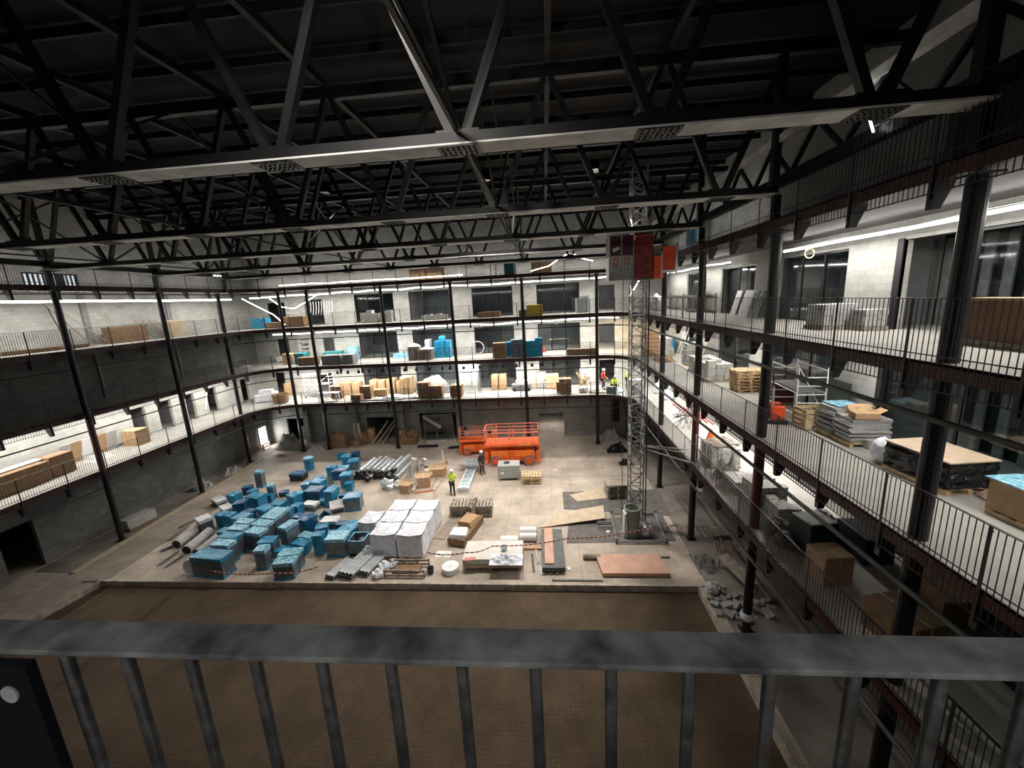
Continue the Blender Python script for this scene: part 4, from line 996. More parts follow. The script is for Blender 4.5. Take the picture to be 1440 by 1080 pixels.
# pink strip load
p = at(779, 808)
t = thing('strip_load', 'narrow pallet load with a pink board strip on dark sheets', 'pallet load', (p.x, p.y, 0), R(1))
MB().box(0, 1.6, .2, 1.05, 3.1, .22).build('dark_sheets', mat('dark_sheet', (.11, .12, .115), .7, 0, .2, 4), t)
MB().box(-.17, 1.75, .335, .42, 2.9, .05).build('pink_strip', M['plaster'], t)
mb = MB()
for x in (-.42, -.14, .14, .42): mb.box(x, 1.6, .045, .1, 3.3, .09)
mb.build('bearers', M['woodd'], t)
mb = MB()
for x in (-.4, -.13, .13, .4): mb.box(x, .02, .13, .06, .06, .2)
mb.build('cut_ends', M['dark'], t)
for i, (a, b, m_, n_) in enumerate((((748, 779), (751, 804), 'dark', 'dark bar'), ((753, 770), (757, 792), 'lgrey', 'pale bar'), ((761, 797), (762, 808), 'white', 'short white tube'))):
    p, q = at(*a, .03), at(*b, .03); o = MB().bar((0, 0, 0), q-p, .07, .05).build('loose_bar', M[m_]); o.location = p; tag(o, n_+' on the floor left of the pink strip load', 'bar')
# pink plasterboard stack
p = at(895, 812)
t = thing('plasterboard_stack', 'wide flat stack of pinkish plasterboard at the edge of the pit', 'board stack', (p.x, p.y, 0), R(0))
mb = MB().prism([(-1.45, .0), (1.45, .0), (1.3, 1.35), (-1.6, 1.35)], .06, .2); mb.build('boards', M['plaster'], t)
MB().prism([(-1.4, .02), (1.4, .02), (1.25, 1.3), (-1.55, 1.3)], .0, .06).build('bearers', M['woodd'], t)
p, q = at(845, 784, .05), at(942, 783, .05)
o = MB().tube((0, 0, 0), (q-p), .045, 8).build('long_pole', M['woodd']); o.location = p; tag(o, 'long thin pole behind the pinkish plasterboard', 'pole')
p = at(832, 786); t = thing('brown_roll', 'brown paper roll left of the pinkish plasterboard', 'roll', (p.x, p.y, .14)); MB().tube((-.4, 0, 0), (.4, 0, 0), .13, 14).build('roll_body', M['woodd'], t); MB().tube((.4, 0, 0), (.42, 0, 0), .05, 8).build('core', M['dark'], t)
o = MB().box(0, 0, .04, 2.2, .07, .06).build('floor_bar', M['grey']); p = at(812, 817); o.location = (p.x, p.y, 0); tag(o, 'long grey bar lying on the floor near the pit edge', 'bar')
# rubber mats and sheets round the hoist
def flat(pts, z0, z1, name, label, cat, m):
    P = [at(x, y) for x, y in pts]; c = sum((v for v in P), Vector())/len(P)
    o = MB().prism([(v.x-c.x, v.y-c.y) for v in P][::-1], z0, z1).build(name, m); o.location = (c.x, c.y, 0); return tag(o, label, cat)
flat([(791, 692), (925, 688), (945, 726), (793, 716)], .002, .015, 'ground_mat', 'dark rubber mat behind the hoist mast', 'mat', M['mgrey'])
flat([(797, 764), (951, 761), (930, 722), (800, 735)], .004, .018, 'ground_mat', 'dark rubber mat in front of the hoist mast', 'mat', M['mgrey'])
p1, p2, p3, p4 = at(756, 743), at(851, 735), at(847, 713), at(790, 722)
t = thing('plywood_sheet', 'long plywood sheet lying as a ramp left of the hoist', 'plywood', (0, 0, 0))
mb = MB(); A = [p1, p2+Vector((0, -.0, .25)), p3+Vector((0, -.35, .28)), p4+Vector((0, 0, .05))]
va = [mb.bm.verts.new(v+Vector((0, 0, .03))) for v in A]; vb = [mb.bm.verts.new(v) for v in A]
mb.bm.faces.new(va); mb.bm.faces.new(vb[::-1])
for i in range(4): mb.bm.faces.new((va[i], vb[i], vb[(i+1) % 4], va[(i+1) % 4]))
mb.build('sheet', M['ply'], t)
MB().bar(p2+Vector((-.3, .2, .12)), p3+Vector((-.3, -.3, .12)), .12, .2).bar(p1.lerp(p2, .5)+Vector((0, .1, .06)), p4.lerp(p3, .5)+Vector((0, -.1, .06)), .1, .1).build('packers', M['woodd'], t)
flat([(801, 697), (846, 686), (855, 701), (812, 706)], .02, .045, 'loose_sheet', 'pale board lying flat on the mat behind the hoist', 'board', M['ply'])
pallet_stack(866, 697, 0, 6, 6, 'brown pallet stacked left of the hoist mast', m='woodd', w=1.25, d=1.0)
o = MB().box(0, 0, 0, 1.25, 1.0, .03).build('board_offcut', M['woodd']); p = at(866, 697); o.location = (p.x, p.y, .9); tag(o, 'brown board lying on the pallets left of the hoist', 'board')
# ---- hoist
def lattice(t, x, y, z0, z1, s, step, r_, m):
    mb = MB()
    for dx in (-s, s):
        for dy in (-s, s): mb.tube((x+dx, y+dy, z0), (x+dx, y+dy, z1), r_, 6)
    mb.build('mast_tubes', m, t)
    n = int((z1-z0)/step); l = MB()
    for k in range(n):
        za, zb = z0+k*step, z0+(k+1)*step
        for a, b in (((-s, -s), (s, -s)), ((s, -s), (s, s)), ((s, s), (-s, s)), ((-s, s), (-s, -s))):
            l.tube((x+a[0], y+a[1], za), (x+b[0], y+b[1], za), r_*.6, 5)
            l.tube((x+(a if k % 2 else b)[0], y+(a if k % 2 else b)[1], za), (x+(b if k % 2 else a)[0], y+(b if k % 2 else a)[1], zb), r_*.55, 5)
    l.build('lattice_bars', m, t)
hx, hy = 4.4, 20.1
t = thing('construction_hoist', 'construction hoist with a tall grey lattice mast and red cage at the top', 'hoist', (hx, hy, 0))
lattice(t, 0, 0, .1, 17.6, .32, .5, .035, mat('mast_steel', (.30, .31, .31), .45, .5, .3, 6))
MB().box(0, 0, .06, .95, .95, .1).build('ground_frame', M['grey'], t)
for s in (-1, 1): MB().tube((-.72, s*.0-.2, 0.1), (-.72, -.2, 17), .018, 6).build('guide_cable', M['dark'], t) if s < 0 else MB().tube((.42, -.45, .1), (.42, -.45, 17), .03, 6).build('power_cable', M['dark'], t)
c = thing('hoist_cage', 'x', None); del c['label']; c.parent = t
cage = MB().box(.0, -.7, 13.65, .75, 1.0, 1.9).build('drive_housing', M['maroon'], t)
mb = MB()
for k in range(5): mb.bar((-.37, -1.22, 12.75+k*.45), (.37, -1.22, 12.95+k*.4), .03, .03)
mb.build('drive_bracing', M['orangered'], t)
ld = MB().box(-.98, -.7, 13.25, 1.05, 1.0, 1.0).build('door_panel', mat('hoist_grey', (.55, .56, .54), .5, .3, .2, 4), t)
mb = MB()
for k in range(7): mb.box(-1.45+.155*k, -1.22, 13.25, .025, .03, 1.0)
for k in (0, 1): mb.box(-1.22+.48*k, -1.24, 12.9, .35, .02, .25)
mb.build('door_ribs', M['lgrey'], ld)
for k in (0, 1):
    mb = MB(); cx = -1.22+.48*k
    mb.box(cx-.09, -1.25, 13.52, .035, .02, .28).box(cx+.09, -1.25, 13.52, .035, .02, .28).box(cx, -1.25, 13.65, .2, .02, .035).box(cx, -1.25, 13.4, .2, .02, .035)
    mb.build('red_marking', M['orangered'], ld)
MB().box(-.98, -.7, 14.2, 1.05, 1.0, .85).build('upper_door_panel', mat('plum', (.07, .015, .03), .4), t)
mb = MB()
for x in (-1.5, -.98, -.46): mb.box(x, -1.22, 13.75, .05, .05, 2.0)
for z in (12.75, 13.75, 14.7): mb.box(-.98, -1.22, z, 1.1, .05, .05)
mb.build('door_frame', M['lgrey'], t)
MB().box(-1.22, -1.24, 14.05, .3, .015, .14, ry=-.4).build('sticker', M['white'], t)
MB().box(.65, -.7, 13.2, .45, 1.0, .95).box(1.05, -.6, 13.55, .6, 1.1, 1.0).build('orange_panels', M['orangered'], t)
mb = MB().box(1.38, -1.17, 13.5, .09, .05, 1.3).box(.75, -1.2, 13.3, .06, .05, 1.1).box(1.1, -1.18, 13.0, .62, .05, .1).box(1.38, -.6, 13.0, .05, 1.1, .1)
mb.build('cage_frame', M['galv'], t)
MB().box(.62, -.9, 13.85, .4, .5, .28).build('motor', mat('motor_green', (.10, .16, .10), .5), t)
bpy.data.objects.remove(c)
for z in (12.72, 14.72): MB().box(0, -.7, z, .8, 1.05, .06).build('floor_plate', M['grey'], t)
# mast ties to the gallery columns
t = thing('mast_tie', 'pale steel ties running from the hoist mast to the right gallery', 'steel tie', (0, 0, 0))
MB().tube((hx+.42, hy, 4.45), (6.5, 18.95, 4.5), .04, 8).build('tie_bar', M['lgrey'], t); MB().tube((hx+.42, hy-.3, 4.4), (6.5, 18.1, 4.35), .035, 8).build('tie_bar', M['lgrey'], t); MB().tube((hx+.42, hy+.3, 4.4), (6.5, 18.6, 4.8), .03, 8).build('tie_bar', M['lgrey'], t)
# base fence frame and barrel
t = thing('base_frame', 'pale tubular frame around the foot of the hoist mast', 'frame', (hx-.1, hy-.7, 0))
mb = MB(); c4 = [(-1.15, -1.0), (1.25, -1.0), (1.4, 1.7), (-1.0, 1.7)]
for i in range(4):
    a, b = c4[i], c4[(i+1) % 4]; mb.tube((*a, .12), (*b, .12), .06, 8)
for a in c4: mb.tube((*a, 0), (*a, .3), .06, 8)
mb.build('frame_tubes', M['grey'], t); MB().tube((-1.9, .3, .15), (-1.05, .3, .15), .05, 8).tube((-1.9, .75, .15), (-1.05, .75, .15), .05, 8).build('side_arms', M['grey'], t)
t = thing('waste_drum', 'tall grey-green drum beside the hoist mast', 'drum', (4.05, 19.15, 0))
MB().lathe([(.36, 0), (.36, 1.45), (.42, 1.5), (.42, 1.56), (.36, 1.56), (.33, 1.2)], 20).build('shell', mat('drum', (.24, .28, .24), .6, 0, .15, 4), t)
MB().box(-.36, -.1, .7, .14, .4, 1.3).jitter(.05, 3).build('hanging_bag', M['wrap'], t)
# ---- pallets centre
for i, (px, py) in enumerate(((650, 722), (678, 722))):
    for k in range(5): pallet(*at(px, py).xy, .145*k, 3, 'grey pallet in the %s stack in the middle of the floor, %s from the bottom' % (('left', 'right')[i], ORD[k]), 1.25, 1.0, 'woodd')
p = at(666, 729); pallet(p.x, p.y, .62, 85, 'brown pallet standing upright before the grey pallet stacks', 1.2, .8, 'woodd', rx=R(88))
t = thing('sorted_scrap_load', 'pallet of brown and white packaging left of the panel stack', 'pallet load', (*at(641, 770).xy, 0), R(-14))
MB().box(0, 1.3, .25, .95, 2.5, .35).build('dark_base', M['cardd'], t); MB().box(0, .5, .52, .8, .8, .2, rz=.2).jitter(.04, 2).build('white_pile', M['white'], t); MB().box(.0, 1.7, .55, .8, .9, .25, rz=-.2).jitter(.06, 3).build('brown_pile', M['card'], t)
for i in range(5):
    p, q = at(611+i*3.2, 757+i*.5, .04), at(638+i*3, 722+i*.5, .04); o = MB().bar((0, 0, .02), (q-p)+Vector((0, 0, .02)), .07, .05).build('timber_length', M['woodd']); o.location = (p.x, p.y, 0); tag(o, 'long weathered timber right of the white pallets, %s from the left' % ORD[i], 'timber')
t = thing('round_tub', 'white round plastic tub on the floor near the pit', 'tub', (*at(634, 803).xy, 0)); MB().lathe([(.36, 0), (.38, .22), (.40, .23), (.39, .28), (.1, .3)], 28).build('tub', M['white'], t, smooth=False); MB().lathe([(.05, .3), (.05, .32), (.02, .33)], 10).build('lid_knob', M['white'], t)
t = thing('black_bucket', 'small black bucket left of the white tub', 'bucket', (*at(606, 806).xy, 0)); MB().lathe([(.12, 0), (.16, .3), (.14, .3), (.11, .05)], 16).build('bucket', M['dark'], t); MB().tube((-.16, 0, .3), (.16, 0, .3), .01, 6).build('bail', M['grey'], t)
heap(624, 779, 0, .75, .5, .06, 'white_scrap', 'white flattened scrap on the floor above the tub', 'scrap', 'white', 21)
t = thing('timber_crate', 'low open brown timber crate in front of the white pallets', 'crate', (*at(569, 812).xy, 0), R(0))
mb = MB().box(0, 0, .1, 1.9, .05, .1).box(0, .8, .12, 1.9, .05, .1).box(0, 0, .32, 1.9, .05, .1).box(0, .8, .32, 1.9, .05, .1)
for x in (-.93, -.3, .35, .93): mb.box(x, 0, .2, .06, .06, .4).box(x, .8, .2, .06, .06, .4).box(x, .4, .04, .06, .8, .06)
mb.build('slats', M['woodd'], t); MB().box(0, .4, .12, 1.2, .5, .1).jitter(.05, 4).build('contents', M['cardd'], t)
# ---- barrier tape
def tapemat():
    m = bpy.data.materials.new('barrier_stripes'); m.use_nodes = True; nt = m.node_tree; N, L = nt.nodes, nt.links; b = N['Principled BSDF']
    tc = N.new('ShaderNodeTexCoord'); sp = N.new('ShaderNodeSeparateXYZ'); mu = N.new('ShaderNodeMath'); mu.operation = 'MULTIPLY'; mu.inputs[1].default_value = 4.5; fr = N.new('ShaderNodeMath'); fr.operation = 'FRACT'; gt = N.new('ShaderNodeMath'); gt.operation = 'GREATER_THAN'; gt.inputs[1].default_value = .5
    mx = N.new('ShaderNodeMix'); mx.data_type = 'RGBA'; mx.inputs[6].default_value = (.55, .07, .05, 1); mx.inputs[7].default_value = (.85, .83, .8, 1)
    L.new(tc.outputs['Object'], sp.inputs[0]); L.new(sp.outputs['X'], mu.inputs[0]); L.new(mu.outputs[0], fr.inputs[0]); L.new(fr.outputs[0], gt.inputs[0]); L.new(gt.outputs[0], mx.inputs[0]); L.new(mx.outputs[2], b.inputs['Base Color']); return m
M['stripe'] = tapemat()
def tape(pts, label, z=.9):
    P = [at(x, y, z) for x, y in pts]; Q = []
    for a, b in zip(P, P[1:]):
        n = max(2, int((b-a).length/.3))
        for i in range(n): Q.append(a.lerp(b, i/n)+Vector((0, 0, -.12*math.sin(math.pi*i/n))))
    Q.append(P[-1]); mb = MB(); lo = []; hi = []
    for q in Q: lo.append(mb.bm.verts.new(q-Vector((0, .004, .028)))); hi.append(mb.bm.verts.new(q+Vector((0, .004, .028))))
    for i in range(len(Q)-1): mb.bm.faces.new((lo[i], lo[i+1], hi[i+1], hi[i]))
    o = mb.build('barrier_tape', M['stripe']); s = o.modifiers.new('s', 'SOLIDIFY'); s.thickness = .006; tag(o, label, 'barrier tape')
tape([(297, 803), (385, 806), (448, 797)], 'red and white barrier tape across the front of the blue ducts')
tape([(600, 777), (655, 777), (692, 768), (800, 757), (895, 746), (950, 738)], 'red and white barrier tape sagging from white pallets past the hoist')
tape([(950, 738), (968, 742)], 'short barrier tape tied to the right gallery column')
# ================================================================== things at the back of the ground floor
carton(*at(478, 628), 1.5, .9, .65, 0, 'big brown box at the bottom of the left back stack', 'cardd')
p = at(478, 628); carton(p.x, p.y+.05, .66, 1.45, .85, .55, 3, 'brown box on top of the left back stack', 'cardd')
carton(*at(512, 623), .85, .9, 1.0, 5, 'tall brown box right of the left back stack', 'cardd')
carton(*at(524, 621), .5, .5, 1.3, 0, 'narrow upright brown box in front of the ground floor opening', 'card', tape=False)
carton(*at(503, 628), .55, .5, .5, 12, 'small brown box at the foot of the tall brown box', 'cardd')
carton(*at(573, 623), 1.9, 1.0, .65, 2, 'wide brown box at the bottom of the right back stack', 'cardd')
p = at(571, 623); carton(p.x-.3, p.y+.1, .66, .9, .8, .5, 0, 'brown box on the left end of the right back stack', 'cardd'); carton(p.x+.75, p.y+.1, .66, .9, .8, .4, 0, 'dark box on the right end of the right back stack', 'cardd')
heap(408, 630, 0, 2.6, 1.4, 1.1, 'sack_heap', 'heap of pale sacks in the back left corner', 'sacks', 'rubble', 41, n=16)
heap(446, 635, 0, 1.8, 1.0, .5, 'rubble_heap', 'rubble lying right of the pale sack heap', 'rubble', 'rubble', 42, kind='stuff')
t = thing('metal_locker', 'low grey ribbed metal locker by the back wall', 'locker', (*at(445, 615).xy, 0)); MB().box(0, 0, .65, 2.8, .8, 1.3).build('body', mat('locker_grey', (.10, .11, .11), .5, .2), t)
mb = MB()
for k in range(9): mb.box(-1.2+.3*k, -.42, .65, .04, .03, 1.15)
mb.build('ribs', M['grey'], t)
for i, (x0, y0, x1) in enumerate(((-15.9, 34.1, -14.6), (-15.4, 34.0, -14.0), (-14.9, 33.9, -13.7))):
    o = MB().bar((x0, y0-.6, .05), (x1, y0+.35, 1.9), .22, .04).build('leaning_plank', M['woodd'] if i else M['ply']); tag(o, 'plank leaning in the ground floor opening, %s from the left' % ORD[i], 'plank')
for i, x in enumerate((-17.4, -17.0)):
    o = MB().box(0, 0, 1.0, .16, .16, 2.0).build('upright_timber', M['ply'] if i else M['woodd']); o.location = (x, 33.6, 0); tag(o, 'upright timber beside the concrete pier, %s one' % ('left', 'right')[i], 'timber')
t = thing('glazed_screen', 'loose glass screen leaning in the ground floor opening behind the duct tubes', 'glass screen', (-9.9, 34.3, 0), R(3))
MB().box(-1.3, 0, 1.2, .06, .06, 2.4).box(1.3, 0, 1.2, .06, .06, 2.4).box(0, 0, 2.37, 2.6, .06, .06).box(0, 0, .03, 2.6, .06, .06).box(-.2, 0, 1.2, .05, .05, 2.4).build('frame_bars', M['grey'], t)
MB().box(0, 0, 1.2, 2.5, .015, 2.3).build('pane', M['glass'], t)
MB().bar((-1.3, -.1, 2.3), (.2, -.1, 1.2), .05, .3).build('diagonal_board', M['lgrey'], t)
for i, (a, b, n_) in enumerate((((588, 629), (616, 628), 'black'), ((631, 631), (662, 628), 'black'), ((600, 622), (628, 621), 'pale'))):
    p, q = at(*a), at(*b); o = MB().bar((0, 0, .08), q-p+Vector((0, 0, .08)), .3 if n_ == 'black' else .08, .16).build('flat_beam', M['dark' if n_ == 'black' else 'lgrey']); o.location = (p.x, p.y, 0); tag(o, '%s beam lying before the back wall, %s from the left' % (n_, ('first', 'third', 'second')[i]), 'beam')
heap(858, 617, 0, 1.6, 1.2, .6, 'scrap_heap', 'dark scrap heap by the back wall near the hoist, left one', 'scrap', 'rubble', 51, n=14, rough=.7)
heap(835, 606, 0, 1.2, .9, .45, 'scrap_heap', 'dark scrap heap by the back wall, left of the last column', 'scrap', 'rubble', 53, n=14, rough=.7)
t = heap(868, 634, 0, 1.6, .9, .45, 'black_scrap', 'black tangled scrap on the floor behind the hoist mast', 'scrap', 'tarp', 52, n=14, rough=.7)
heap(880, 652, 0, 1.0, .7, .25, 'black_scrap', 'smaller black scrap nearer the hoist mast', 'scrap', 'tarp', 54, rough=.7)
bag(886, 617, 0, .42, 'long grey sack lying by the back wall', 'mgrey', .7, 55)
t = thing('black_shelving', 'black upright rack hanging on the wall behind the hoist mast', 'rack', (5.9, 34.35, 0))
MB().box(0, 0, 2.3, .7, .2, 2.0).build('panel', M['dark'], t)
mb = MB()
for k in range(5): mb.box(-.42, -.05, 1.5+.4*k, .2, .2, .08)
mb.build('side_brackets', M['dark'], t)
# left side floor
heap(206, 706, 0, 1.8, 1.3, .7, 'dark_sacks', 'dark heap of sacks against the left wall', 'sacks', 'rubble', 61, n=14)
t = thing('block_pack', 'pale wrapped pack of blocks on the left aisle', 'block pack', (*at(197, 738).xy, 0), R(80)); MB().box(0, 0, .42, 1.5, .7, .55).jitter(.03, 2).build('blocks', M['lgrey'], t); MB().box(0, 0, .07, 1.5, .8, .14).build('pallet_base', M['cardd'], t)
heap(284, 686, 0, 1.3, 1.4, .35, 'rubble_heap', 'rubble strewn around the second left column', 'rubble', 'rubble', 62, kind='stuff', n=18, rough=.9)
heap(326, 664, 0, 1.0, 1.8, .25, 'rubble_heap', 'rubble strewn along the left wall further back', 'rubble', 'rubble', 63, kind='stuff', n=18, rough=.9)
t = thing('red_barrier', 'small red and white barrier in the bright doorway', 'barrier', (-25.6, 32.9, 0), R(80)); MB().box(0, 0, .5, .7, .05, .12).box(0, 0, .25, .7, .05, .1).build('boards', M['taper'], t); MB().box(-.3, 0, .3, .05, .3, .6).box(.3, 0, .3, .05, .3, .6).build('stand', M['white'], t)
heap(395, 641, 0, 1.0, .6, .12, 'paper_scrap', 'flattened pale scrap before the bright doorway', 'scrap', 'rubble', 64)
# right aisle floor
pallet(*at(1010, 750), 10, 'small weathered pallet on the right aisle floor', 1.1, .8, 'woodd')
t = thing('work_bench', 'low wooden bench on the right aisle floor', 'bench', (*at(1035, 815).xy, 0), R(12))
MB().box(0, 0, .5, .55, 2.0, .06).build('top', M['woodd'], t)
for sx in (-.22, .22):
    for sy in (-.85, .85): MB().box(sx, sy, .24, .06, .06, .47).build('leg', M['woodd'], t)
t = thing('timber_trestle', 'tangle of pale bent battens behind the low bench', 'battens', (*at(1022, 783).xy, 0)); rn = random.Random(3)
for k in range(9): MB().path([(-.5+.12*k, 0, .02), (-.45+.1*k+rn.uniform(-.1, .1), .2, .5+rn.uniform(0, .4)), (-.2+.12*k, .5, .03)], .03, 5).build('batten', M['ply'], t)
heap(992, 793, 0, 1.0, 1.5, .16, 'mesh_offcut', 'dark mesh and rubble patch beside the pit corner', 'rubble', 'mgrey', 71, kind='stuff', n=16, rough=.8)
bag(1002, 832, 0, .3, 'grey round sack beside the pit corner', 'lgrey', .7, 72)
rn = random.Random(17); sc_ = []
for i in range(30):
    px = rn.uniform(1000, 1040); py = 828 + (px-1000)*.6 + rn.uniform(-8, 26)
    p = at(px, py); s = rn.uniform(.1, .26); o = MB().box(0, 0, s*.35, s, s*1.5, s*.6, rz=rn.uniform(0, 3), rx=rn.uniform(-.3, .3)).jitter(.03, i).build('concrete_lump', M['rubble']); sc_.append((o, s*1.3, s*1.6)); o.location = (p.x, p.y, .0); tag(o, 'pale concrete lump in the rubble beside the pit, right of its corner', 'rubble', 'concrete lumps beside the pit')
spread(sc_, fixed=[(5.3, 12, .75, 6, 0)], it=80)
t = thing('floor_sleeve', 'white wrapping tied round the second right column foot', 'wrapping', (6.85, 13.12, 0)); MB().lathe([(.2, .5), (.24, .6), (.2, .75)], 12).build('wrap', M['wrap'], t); MB().box(.2, -.1, .6, .2, .12, .1).build('knot', M['wrap'], t)
for i, (px, py, s) in enumerate(((781, 661, .12), (983, 689, .3), (800, 800, .1), (730, 688, .06), (855, 748, .12), (783, 801, .14), (820, 690, .06), (560, 798, .1))):
    p = at(px, py); o = MB().box(0, 0, .02, s*2, s*1.4, .03, rz=i).jitter(.01, i).build('paper_scrap', M['white']); o.location = (p.x, p.y, 0); tag(o, 'small white paper scrap lying on the hall floor', 'scrap', 'white scraps on the hall floor')
# ================================================================== first gallery (level one)
Zs = Z1
def onl(px, py, z): return at(px, py, z)
def packs(px, py, w, d, h, label, m='card', z=Z1, rz=0, tape=True, pal=True): 
    p = at(px, py, z); y = min(p.y, 35.9) if p.x > -24 else p.y
    x = p.x if p.y <= 35.9 else p.x*(35.9/p.y)
    return carton(x, y, z, w, d, h, rz, label, m, tape, onpal=pal)
L1B = [(476, 553, .6, .8, .85, 'card', 'pale orange box left end of the first back gallery'), (476, 560, 1.0, .6, 1.0, 'cardd', 'dark brown tall box by the edge below the pale box'),
 (492, 552, .7, .9, 1.05, 'card', 'orange-brown box pair in the first back gallery, left'), (504, 552, .7, .9, 1.05, 'card', 'orange-brown box pair in the first back gallery, right'),
 (517, 560, 1.0, .7, 1.0, 'cardd', 'dark grey-brown box near the edge by the box pair'), (503, 564, .9, .6, .45, 'cardd', 'low dark box on the first back gallery edge'),
 (529, 553, .66, .9, 1.2, 'card', 'tall pale box in the middle group, first'), (540, 553, .66, .9, 1.15, 'card', 'tall pale box in the middle group, second'), (533, 557, 1.6, .6, .5, 'card', 'low wide box before the middle group'),
 (553, 552, .75, .9, 1.25, 'card', 'large pale box right of the middle group'), (563, 551, .35, .8, 1.0, 'card', 'narrow pale box beside the large pale box'),
 (598, 559, 1.0, .8, 1.25, 'cardd', 'dark brown upright box near the grey tarp'), (615, 558, 1.1, .8, .9, 'cardd', 'brown box leaning before the grey tarp'), (643, 558, 1.0, .8, .95, 'cardd', 'brown box under the white plastic sheet'),
 (697, 545, .62, .9, 1.25, 'card', 'left box of the orange pair right of the white sheet'), (708, 545, .62, .9, 1.25, 'card', 'right box of the orange pair right of the white sheet'),
 (777, 546, 1.1, .9, 1.15, 'wood', 'pale timber crate near the workers, left one'), (795, 553, 1.0, .8, 1.15, 'cardd', 'dark cardboard box near the workers'), (786, 552, .4, .4, .8, 'cardd', 'brown box between crate and dark box'),
 (405, 556, .7, .7, 1.1, 'card', 'pale brown box in the left corner of the first gallery'), (420, 551, 1.1, .8, .8, 'white', 'white wrapped load in the left corner of the first gallery')]
for (px, py, w, d, h, m, lb) in L1B: packs(px, py, w, d, h, lb, m)
p = at(577, 549, Z1)
for k in range(11): pallet(p.x*.985, 35.6, Z1+.145*k, 90, 'pale orange pallet in the tall stack on the first back gallery, %s from the bottom' % ORD[k], 1.2, 1.0)
heap(612, 552, Z1, 3.4, 1.3, 1.6, 'grey_tarp', 'big humped grey tarpaulin on the first back gallery', 'tarpaulin', 'grey', 81, n=20, rough=.06)
t = thing('plastic_sheet', 'white translucent plastic sheet hanging on the first back gallery', 'plastic sheet', (-6.9, 34.6, Z1)); rn = random.Random(4)
MB().grid(14, 6, lambda a, b: Vector((-1.0+2.1*a, .18*math.sin(a*18)+.1*b,   .05+2.45*b))).build('sheet', M['sheer'], t); MB().tube((-1.0, .1, 2.52), (1.1, .1, 2.52), .02, 6).build('top_batten', M['white'], t)
t = thing('white_trestle', 'white folded metal frames leaning by the plastic sheet', 'metal frame', (-7.7, 35.9, Z1))
for k in range(6): MB().path([(-.9+.3*k, 0, 0), (-.6+.35*k, .1, 1.2), (.1+.3*k, .2, .9)], .025, 6).build('frame_tube', M['white'], t)
# scaffold tower (aluminium)
def scaffold(x, y, z, rz, label, w=2.0, d=.8, h=2.0, grp=None):
    t = thing('scaffold_tower', label, 'scaffold', (x, y, z), R(rz), grp); A = M['lgrey']
    for sx in (-w/2, w/2):
        e = MB()
        for sy in (-d/2, d/2): e.tube((sx, sy, .12), (sx, sy, h), .025, 8)
        for k in range(1, int(h/.3)): e.tube((sx, -d/2, .12+.3*k), (sx, d/2, .12+.3*k), .02, 6)
        e.build('end_frame', M['white'], t)
    MB().tube((-w/2, -d/2, .3), (w/2, -d/2, h*.9), .02, 6).build('diagonal_brace', M['white'], t)
    mb = MB()
    for sy in (-d/2, d/2):
        for z_ in (.3, h*.55, h-.1): mb.tube((-w/2, sy, z_), (w/2, sy, z_), .02, 6)
    mb.build('side_rails', M['white'], t)
    MB().box(0, 0, h*.56, w-.1, d-.1, .04).build('deck', M['grey'], t)
    for sx in (-w/2, w/2):
        for sy in (-d/2, d/2): MB().ball(sx, sy, .07, .07, sub=1).build('castor', M['dark'], t)
    return t
scaffold(-21.1, 35.3, Z1, 0, 'white mobile scaffold on the first gallery, left part of the back side', 2.4, .9, 2.3)
t = thing('trestle_table', 'white-topped trestle table by the edge of the first gallery, left part', 'table', (-19.3, 33.5, Z1)); MB().box(0, 0, .75, 1.8, .6, .05).build('table_top', M['white'], t)
for sx in (-.8, .8):
    for sy in (-.22, .22): MB().box(sx, sy, .37, .06, .06, .73).build('leg', M['white'], t)
t = thing('wrapped_machine', 'white wrapped machine in the left corner of the first gallery', 'machine', (-25.6, 34.2, Z1), R(20)); MB().box(0, 0, .45, 1.6, 1.0, .7).jitter(.05, 4).build('body', M['wrap'], t); MB().box(0, 0, .95, 1.1, .8, .3).jitter(.05, 5).build('upper_body', M['wrap'], t); MB().box(0, 0, .05, 1.6, 1.0, .1).build('base', M['dark'], t)
t = thing('brown_cart', 'brown round bin on the first gallery at the left corner', 'bin', (-23.9, 33.6, Z1)); MB().lathe([(.6, .05), (.7, .75), (.66, .75), (.5, .12)], 18).build('tub', M['cardd'], t); MB().box(0, 0, .03, .7, .7, .06).build('base', M['dark'], t)
heap(402, 562, Z1, 1.6, .8, .35, 'scrap_heap', 'mixed pale scrap in the left corner of the first gallery', 'scrap', 'rubble', 83, n=14, rough=.8)
# dark planks along the edge
for i, (x, L) in enumerate(((-14.3, 3.6), (-11.9, 2.6), (-13.0, 3.0))):
    o = MB().box(0, 0, .05, L, .3, .08).build('dark_plank', M['grey']); o.location = (x, 33.1+.35*i, Z1); tag(o, 'dark grey plank lying along the first gallery edge, %s one' % ORD[i], 'plank')
t = thing('air_compressor', 'grey machine with hoses left of the workers on the first gallery', 'machine', (-2.3, 35.2, Z1)); MB().box(0, 0, .35, 1.7, .9, .5).build('body', M['grey'], t, bevel=.05); MB().box(.1, 0, .75, 1.2, .7, .3).build('top_cover', M['white'], t)
for sx in (-.6, .6): MB().tube((sx, -.5, .15), (sx, -.42, .15), .16, 12).build('wheel', M['dark'], t)
t = thing('grey_cabinet', 'grey upright cabinet on the first back gallery', 'cabinet', (-.55, 35.9, Z1)); MB().box(0, 0, .75, .9, .6, 1.5).build('body', M['grey'], t); MB().box(0, -.31, .75, .8, .02, 1.35).build('door', M['lgrey'], t); MB().box(.3, -.33, .8, .04, .03, .2).build('handle', M['dark'], t)
